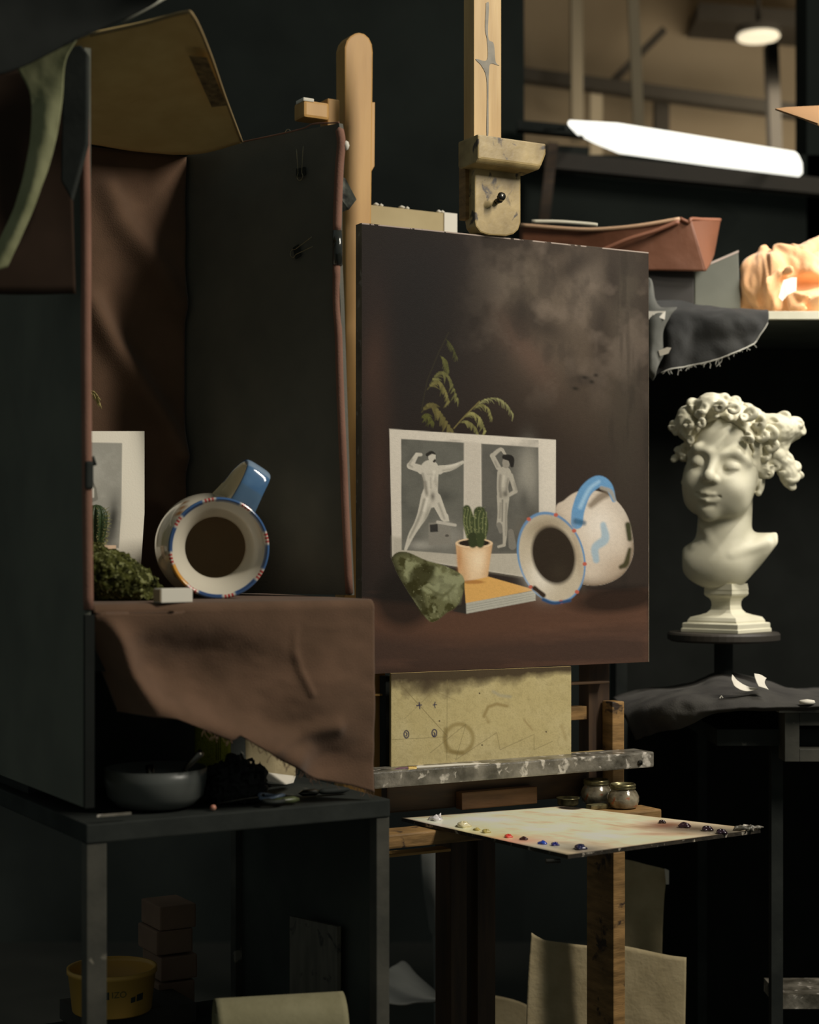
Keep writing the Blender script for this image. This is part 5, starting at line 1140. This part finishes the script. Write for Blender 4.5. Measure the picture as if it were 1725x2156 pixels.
for i in range(46):
    k = rnd.randrange(35, 110); a = GA[69, k]; l = rnd.uniform(.004, .02); b = a+np.array([rnd.uniform(-.8, .8)*l, -.004, -l*rnd.uniform(.2, 1)])
    parts.append(tubev([a, (a+b)/2+np.array([rnd.uniform(-.2, .2)*l, 0, 0]), b], .0005, 4, cap=False))
parts.append(tubev([GA[69, k]+np.array([0, -.003, -.001]) for k in range(30, 110, 2)]+[GA[q, 109]+np.array([0, -.003, 0]) for q in range(66, 30, -4)], .0013, 6))
v, f = merge(parts); mk('frayed_hem', v, f, M('fray_grey', (170, 168, 158), None, .9), parent=o)
rows = [[(1360, 585, YS+.02), (1372, 590, YS+.01), (1382, 640, YS), (1400, 650, YS)], [(1356, 640, YS-.04), (1372, 640, YS-.05), (1392, 650, YS-.06), (1425, 648, YS-.05)],
        [(1356, 690, YS-.07), (1370, 680, YS-.09), (1390, 668, YS-.09), (1412, 665, YS-.07)], [(1358, 770, YS-.08), (1368, 760, YS-.1), (1378, 730, YS-.1), (1396, 700, YS-.08)], [(1375, 800, YS-.08), (1380, 790, YS-.1), (1386, 770, YS-.1), (1396, 750, YS-.08)]]
v, f = patch(rows, 40, 60, .008, 22, 14); tag(mk('grey_shirt', v, f, M('light_grey_cotton', (96, 96, 90), (112, 112, 105), .9, 12, bump=.3, bscale=260), smooth=True, solid=.002), 'lighter grey shirt bundled at the shelf beside the painting edge', 'shirt')
q = [P(1366, 655, YS-.085), P(1402, 655, YS-.08), P(1400, 673, YS-.09), P(1388, 668, YS-.09), P(1366, 676, YS-.085)]; v, f = prism(q, (0, .003, 0)); tag(mk('white_cuff', v, f, m_white), 'white cuff showing on the bundled grey shirt', 'cuff')
q = [P(1387, 738, YS-.1), P(1405, 731, YS-.1), P(1414, 732, YS-.1), P(1408, 744, YS-.1), P(1390, 750, YS-.1)]; v, f = prism(q, (0, .003, 0)); tag(mk('white_cuff', v, f, M('pale_cloth', (190, 182, 166), None, .9)), 'small pale cloth corner peeping from the dark folds', 'cloth')
# tan card, top right
q = [P(1633, 232, 3.0), P(1655, 229, 3.02), P(1800, 222, 3.15), P(1800, 300, 2.9), P(1722, 263, 2.9)]
v, f = prism(q, (0, 0, .003)); tag(mk('tan_card', v, f, M('orange_tan_card', (150, 114, 76), (158, 120, 82), .7, 10)), 'pointed tan card jutting in at the right edge under the hall lamp', 'card')

# ------------------------------------------------------------------ left black table and its clutter
ztab = P(822, 1681, 2.30)[2]
TF = lambda px, py, d=.012: B(px, py, d)
t = thing('black_trolley', 'black wooden table under the booth with scuffed edges', 'table', [-.25, 2.4, 0])
a, b = TF(182, 1720), TF(822, 1681); L_ = np.linalg.norm((b-a)[:2]); c = (a+b)/2-NB*.24; v, f = boxv([c[0], c[1], ztab-.0125], UB*L_/2, NB*.24, UP*.0120)
mk('tabletop', v, f, m_blk, t, bevel=.002)
for s_, dd in [(.014, 0.012), (L_-.010, .012), (.014, .47), (L_-.010, .47)]:
    c = a+UB*s_-NB*dd; w_ = .010 if s_ > .1 else .013
    v, f = boxv([c[0], c[1], (ztab-.025)/2], UB*w_, NB*.010, UP*(ztab-.025)/2); mk('leg', v, f, m_blk2, t, bevel=.0015)
c = (a+b)/2-NB*.24; v, f = boxv([c[0], c[1], .535], UB*(L_/2-.02), NB*.22, UP*.010); mk('lower_shelf', v, f, m_blk, t)
c = b-NB*.25-UB*.006; v, f = boxv([c[0], c[1], (ztab-.026)/2], UB*.003, NB*.235, UP*(ztab-.028)/2); mk('side_panel', v, f, m_blkcloth, t)
a2 = TF(190, 1712, .014); c = TF(240, 1722, .014); v, f = boxv(c+UP*.004, UB*.022, NB*.0015, UP*.0015); mk('metal_edge', v, f, m_grey, t)
def on_tab(px, Y): return np.array([(px-CX)/F*Y, Y, ztab+.0002])
# bowl with spoon
c = on_tab(328, 2.22); t = thing('grey_bowl', 'grey enamel bowl on the table under the hanging cloth', 'bowl', c)
v, f = lathev([(.0001, 0), (.035, 0), (.05, .004), (.062, .016), (.066, .036), (.0665, .052), (.0645, .052), (.063, .036), (.056, .014), (.03, .006), (.0001, .005)], c, seg=56); mk('vessel', v, f, M('grey_enamel', (84, 87, 84), (98, 101, 97), .35, 6), t, smooth=True)
v, f = tubev([c+np.array([.03, -.02, .03]), c+np.array([.045, -.045, .056]), c+np.array([.066, -.06, .078])], [.0028, .0035, .005], 10); tag(mk('metal_spoon', v, f, m_metal, smooth=True), 'metal spoon handle sticking out of the grey bowl', 'spoon')
v, f = tubev([c+np.array([-.005, 0, .02]), c+np.array([-.008, .0, .055])], [.004, .006], 10); tag(mk('steel_knob', v, f, m_metal, smooth=True), 'shiny steel knob of a tool standing in the grey bowl', 'tool')
# bottle with yellow label
c = on_tab(448, 2.36); t = thing('solvent_bottle', 'dark bottle with yellow-green printed label behind the bowl', 'bottle', c)
v, f = lathev([(.0001, 0), (.023, 0), (.0245, .002), (.0245, .1), (.02, .115), (.01, .125), (.01, .145), (.0001, .145)], c, seg=40); gl_b = mk('glass', v, f, M('brown_glass', (50, 34, 26), None, .1, coat=.5), t, smooth=True)
gx, gy = np.meshgrid(np.linspace(-2.4, 2.4, 200), np.linspace(0, 1, 90)); p = Paint(gx*24, gy*70, (176, 178, 60))
for x0 in (2, 5, 8, 16, 19, 21): p.poly([(x0, 16), (x0+(1.6 if x0 < 12 else .7), 16), (x0+(1.6 if x0 < 12 else .7), 58), (x0, 58)], (52, 56, 26), .8, .7)
for x0 in np.arange(0, 30, 2.2): p.ell(x0, 64, .8, 1.6, (50, 54, 24), 0, .3, .8)
p.put((vn(np.stack([gx*24, gy*40], -1), 3)-.55)*3*(np.abs(gy-.5) < .35), (90, 94, 40), .6)
V = np.stack([c[0]+.0249*np.sin(gx*.95+.2), c[1]-.0249*np.cos(gx*.95+.2), c[2]+.098-gy*.062], -1).reshape(-1, 3); mk('label_print', V, gridfaces(200, 90), m_attr, gl_b, colors=p.c.reshape(-1, 3), smooth=True, label='yellow-green label with dark print')
# board, ochre blocks, black pinecone-like clump, scissors, tubes
c0, c1 = P(516, 1583, 2.36), P(622, 1612, 2.42); w_ = c1-c0; q = [P(516, 1583, 2.36), P(624, 1600, 2.42), P(621, 1638, 2.42), P(518, 1622, 2.36)]
q2 = [np.array(x) for x in q]; v, f = prism([q2[0]+UP*.02, q2[1]+UP*.02, q2[2], q2[3]], (.0, .012, 0)); tag(mk('cream_box', v, f, m_paper, bevel=.0015), 'cream cardboard box lying at the back of the table under the cloth hem', 'box')
q = [P(540, 1640, 2.30), P(560, 1628, 2.33), P(622, 1636, 2.40), P(618, 1648, 2.38), P(600, 1652, 2.33)]; v, f = prism(q, (0, .01, 0.0)); tag(mk('crumpled_paper', v, f, m_white), 'crumpled white paper in front of the cream box', 'paper')
for (x, y, w, h_, Y, lb) in [(447, 1624, 10, 9, 2.30, 'ochre block peeping out right of the grey bowl'), (550, 1637, 7, 10, 2.30, 'small ochre block at the right of the black clump')]:
    cc = P(x, y, Y); v, f = boxv(cc, (w/F*Y, 0, 0), (0, .01, 0), UP*h_/F*Y); tag(mk('ochre_block', v, f, M('ochre_block_m', (214, 158, 64), None, .6), bevel=.003), lb, 'block')
cl = P(498, 1650, 2.27)
def clump(X, Y, Z):
    q = np.stack([X, Y, Z], -1); d = ell3(X, Y, Z, (cl[0], cl[1], ztab+.022), (.036, .028, .032)); return smax(d-.012*(np.abs(vn(q*120, 3)-.5)*2)-.008*(vn(q*260, 5)-.5), ztab+.001-Z, .002)
V, Fc = surfnet(clump, [cl[0]-.06, cl[1]-.05, ztab-.003], [cl[0]+.06, cl[1]+.05, ztab+.07], .0022); tag(mk('black_clump', V, Fc, M('black_foil', (26, 26, 26), (34, 34, 32), .8, 40), smooth=False), 'spiky black clump like a pine cone right of the bowl', 'clump')
c = on_tab(572, 2.25)+UP*.010; t = thing('scissors', 'scissors with a blue-lined oval handle on the table edge', 'scissors', c)
ring = [c+UB*(.017*math.cos(a))+NB*.012*math.sin(a)+UP*.002*math.sin(a*2) for a in np.linspace(0, 2*math.pi, 30)]
v, f = tubev(ring, .0028, 8, cap=False); mk('handle', v, f, M('handle_pale_blue', (130, 146, 170), None, .3), t, smooth=True, label='pale blue oval handle')
ring = [c-UB*.008+NB*.022-UP*.003+UB*(.014*math.cos(a))+NB*.010*math.sin(a) for a in np.linspace(0, 2*math.pi, 30)]
v, f = tubev(ring, .0028, 8, cap=False); mk('handle', v, f, m_blk, t, smooth=True, label='black oval handle')
v, f = tubev([c-UB*.017, c-UB*.04+UP*.0, c-UB*.08-UP*.004], [.003, .004, .001], 8, flat=.4); mk('blade', v, f, m_metal, t, smooth=True)
c = on_tab(449, 2.19)+UP*.004; v, f = lathev([(.0001, -.004), (.003, -.003), (.0042, 0), (.003, .003), (.0001, .004)], c, seg=14); tag(mk('red_bead', v, f, M('bead_red', (196, 96, 74), (210, 176, 150), .4, 60), smooth=True), 'small red and cream bead at the table front edge', 'bead')
for i, (x, Y, l, cc_, lb) in enumerate([(700, 2.33, .05, m_blk, 'black flattened paint tube near the table corner'), (650, 2.31, .03, m_metal, 'crushed metal paint tube left of the black one'), (600, 2.24, .04, M('greenish_tube', (90, 100, 60), (60, 62, 50), .4, 50), 'dull green smeared tube below the scissors')]):
    c = on_tab(x, Y)+UP*.006; v, f = tubev([c-UB*l/2, c-UB*l*.3, c+UB*l*.3, c+UB*l/2], [.001, .006, .007, .003], 12, flat=.7); tag(mk('paint_tube', v, f, cc_, smooth=True), lb, 'paint tube', 'paint tubes on the black table')
# on the lower shelf
def shelf_pt(px, Y, z): return np.array([(px-CX)/F*Y, Y, z])
c = shelf_pt(236, 2.50, .575); t = thing('yellow_tub', 'yellow plastic tub with dark printed marks on the lower shelf', 'tub', c)
v, f = lathev([(.0001, 0), (.056, 0), (.0575, .002), (.0635, .055), (.0655, .056), (.0655, .063), (.0615, .063), (.0615, .056), (.055, .004), (.0001, .004)], c, seg=64)
tub_b = mk('body', v, f, M('yellow_plastic', (206, 160, 74), (214, 168, 82), .45, 6), t, smooth=True)
m_ink = M('faded_ink', (52, 56, 50), None, .6)
def tubq(a0, a1, z0, z1, sh=0):
    V = []; 
    for k in range(7):
        a = math.radians(a0+(a1-a0)*k/6); r0, r1 = .0578+.0058*z0/.055+.0002, .0578+.0058*z1/.055+.0002; dz = sh*k/6
        V += [c+np.array([r0*math.sin(a), -r0*math.cos(a), z0+dz]), c+np.array([r1*math.sin(a), -r1*math.cos(a), z1+dz])]
    return V, [(2*k, 2*k+2, 2*k+3, 2*k+1) for k in range(6)]
v, f = merge([tubq(-12, 6, .030, .041), tubq(36, 43, .022, .030, .001), tubq(45, 56, .023, .033, .001)]); mk('printed_marks', v, f, m_ink, tub_b)
fc = bpy.data.curves.new('print', 'FONT'); fc.body = 'IZO'; fc.size = .013; tmp = bpy.data.objects.new('tmp', fc); COL.objects.link(tmp)
bpy.context.view_layer.update(); me = bpy.data.meshes.new_from_object(tmp.evaluated_get(bpy.context.evaluated_depsgraph_get())); bpy.data.objects.remove(tmp)
V = [];
for q in me.vertices:
    a = math.radians(9)+q.co.x/.062; z = .032+q.co.y; r = .0578+.0058*z/.055+.0003; V.append(c+np.array([r*math.sin(a), -r*math.cos(a), z]))
mk('lettering', V, [tuple(x.vertices) for x in me.polygons], M('faded_ink2', (96, 90, 52), None, .6), tub_b)
c = shelf_pt(262, 2.52, .546); v, f = boxv([c[0], c[1]+.03, .560], UB*.085, NB*.06, UP*.0142); tag(mk('dark_crate', v, f, M('crate_dark', (50, 46, 40), (60, 56, 50), .8, 10)), 'dark box on the lower shelf carrying the yellow tub', 'box')
for k, (z0, dx) in enumerate([(.546, 0), (.586, .004), (.626, -.003), (.664, .002)]):
    c = shelf_pt(352, 2.66, z0); v, f = boxv([c[0]+dx, c[1], z0+.019], UB*.03, NB*.04, UP*.0185); tag(mk('brown_brick', v, f, M('brick_brown', (128, 102, 84), (144, 116, 96), .9, 12), bevel=.003), ['lowest', 'second lowest', 'second from top', 'topmost'][k]+' of the dim brown blocks stacked right of the yellow tub', 'block', 'stack of brown blocks')
c = shelf_pt(668, 2.62, .516); q = [P(618, 1928, 2.47), P(718, 1950, 2.38), P(718, 2190, 2.38), P(618, 2170, 2.47)]; q[2][2] = q[3][2] = .546; v, f = prism(q, UB*-.006); o = mk('stained_panel', v, f, M('dim_panel', (88, 84, 74), (112, 106, 94), .6, 20, (3, 3, .5), c3=(50, 48, 44), spots=.6)); tag(o, 'dim stained grey panel standing on the lower shelf at right', 'panel')
# rolled paper
c0 = shelf_pt(722, 2.27, .622); t = thing('paper_roll', 'rolled tan paper with open end on the lower shelf bottom right', 'paper roll', c0)
V = []; nA, nB = 60, 24; axr = -NB*.3+UB*-.95; axr /= np.linalg.norm(axr); sidev = np.cross(axr, UP)
for i in range(nA):
    a = i/(nA-1)*2.6*math.pi; r = .050-.028*(i/(nA-1))**.8
    for j in range(nB): V.append(c0+axr*(.17*j/(nB-1))+sidev*(-r*math.cos(a))+UP*(r*math.sin(a)-.004))
mk('outer_sheet', V, gridfaces(nB, nA), M('shaded_tan_paper', (128, 122, 92), (140, 134, 104), .9, 24, bump=.4, bscale=120), t, smooth=True, solid=.001)  # tan paper in a darker copy, shade of the lower shelf put into its colour
# tan sheets standing behind the easel legs
def sheet(name, ol, Y, label, wav=.01):
    n = 26; tp_ = rs([(x, y, Y) for x, y in ol[0]], n); bt = rs([(x, y, Y) for x, y in ol[1]], n); md = rs([(x, y, Y) for x, y in ol[2]], n) if len(ol) > 2 else (tp_+bt)/2
    R_ = np.array([tp_, md, bt]); rows = [[tuple(q) for q in r] for r in R_]
    v, f = patch(rows, n, 30, .002, 30, 3, disp=lambda G: wav*np.sin((G[..., 0]-ol[0][0][0])/60.+G[..., 1]/260.)); o = mk(name, v, f, m_paper, smooth=True, solid=.0015); return tag(o, label, 'paper', 'tan sheets standing under the easel')
sheet('paper_sheet', [[(1120, 1966), (1136, 1976), (1160, 1984), (1250, 1991), (1300, 1992)], [(1104, 2300), (1140, 2300), (1180, 2300), (1250, 2300), (1300, 2300)], [(1112, 2080), (1140, 2082), (1180, 2085), (1250, 2090), (1300, 2090)]], 3.0, 'tan paper sheet left of the worn easel leg, with a raised torn corner')
sheet('paper_sheet', [[(1280, 1806), (1330, 1814), (1370, 1824), (1408, 1832)], [(1280, 2300), (1330, 2300), (1360, 2300), (1385, 2300)], [(1280, 1930), (1330, 1930), (1370, 1930), (1397, 1930)]], 3.2, 'tallest tan paper sheet right of the easel leg, taped at its corner', .014)
sheet('paper_sheet', [[(1280, 1990), (1340, 1999), (1400, 2008), (1443, 2012)], [(1280, 2300), (1340, 2300), (1400, 2300), (1437, 2300)]], 3.05, 'lower tan paper sheet right of the easel leg, in front of the tall one', .016)
q = [P(1400, 1829, 3.19), P(1409, 1833, 3.19), P(1409, 1862, 3.19), P(1403, 1862, 3.19)]; v, f = prism(q, (0, .003, 0)); tag(mk('tape_tab', v, f, m_white), 'white tape tab on the corner of the tallest tan sheet', 'tape')
sheet('paper_sheet', [[(1030, 2095), (1060, 2100), (1090, 2108), (1110, 2116)], [(1030, 2300), (1060, 2300), (1090, 2300), (1110, 2300)]], 3.3, 'low dim paper sheet between the dark posts and the left tan sheet', .004)
# blurred grey object between posts, grey blanket
rows = [[(885, 1790, 3.6), (915, 1788, 3.6), (945, 1795, 3.6)], [(890, 1850, 3.6), (918, 1860, 3.58), (940, 1870, 3.6)], [(905, 1950, 3.6), (925, 1960, 3.58), (938, 1975, 3.6)], [(915, 2020, 3.6), (930, 2025, 3.58), (938, 2030, 3.6)], [(915, 2400, 3.6), (930, 2400, 3.58), (938, 2400, 3.6)]]
v, f = patch(rows, 16, 40, .02, 8, 6); tag(mk('grey_strap', v, f, M('dim_grey', (96, 98, 94), (110, 112, 108), .8, 8), smooth=True, solid=.004), 'blurred grey strap hanging in the dark left of the posts', 'strap')
rows = [[(815, 2040, 3.4), (850, 2030, 3.5), (880, 2060, 3.5), (925, 2095, 3.5)], [(815, 2110, 3.2), (850, 2112, 3.2), (880, 2108, 3.2), (928, 2106, 3.2)]]
v, f = patch(rows, 20, 20, .02, 8, 7); tag(mk('grey_blanket', v, f, M('dim_grey2', (70, 72, 68), (84, 86, 82), .9, 8), smooth=True, solid=.004), 'dim grey blanket low behind the table leg', 'blanket')
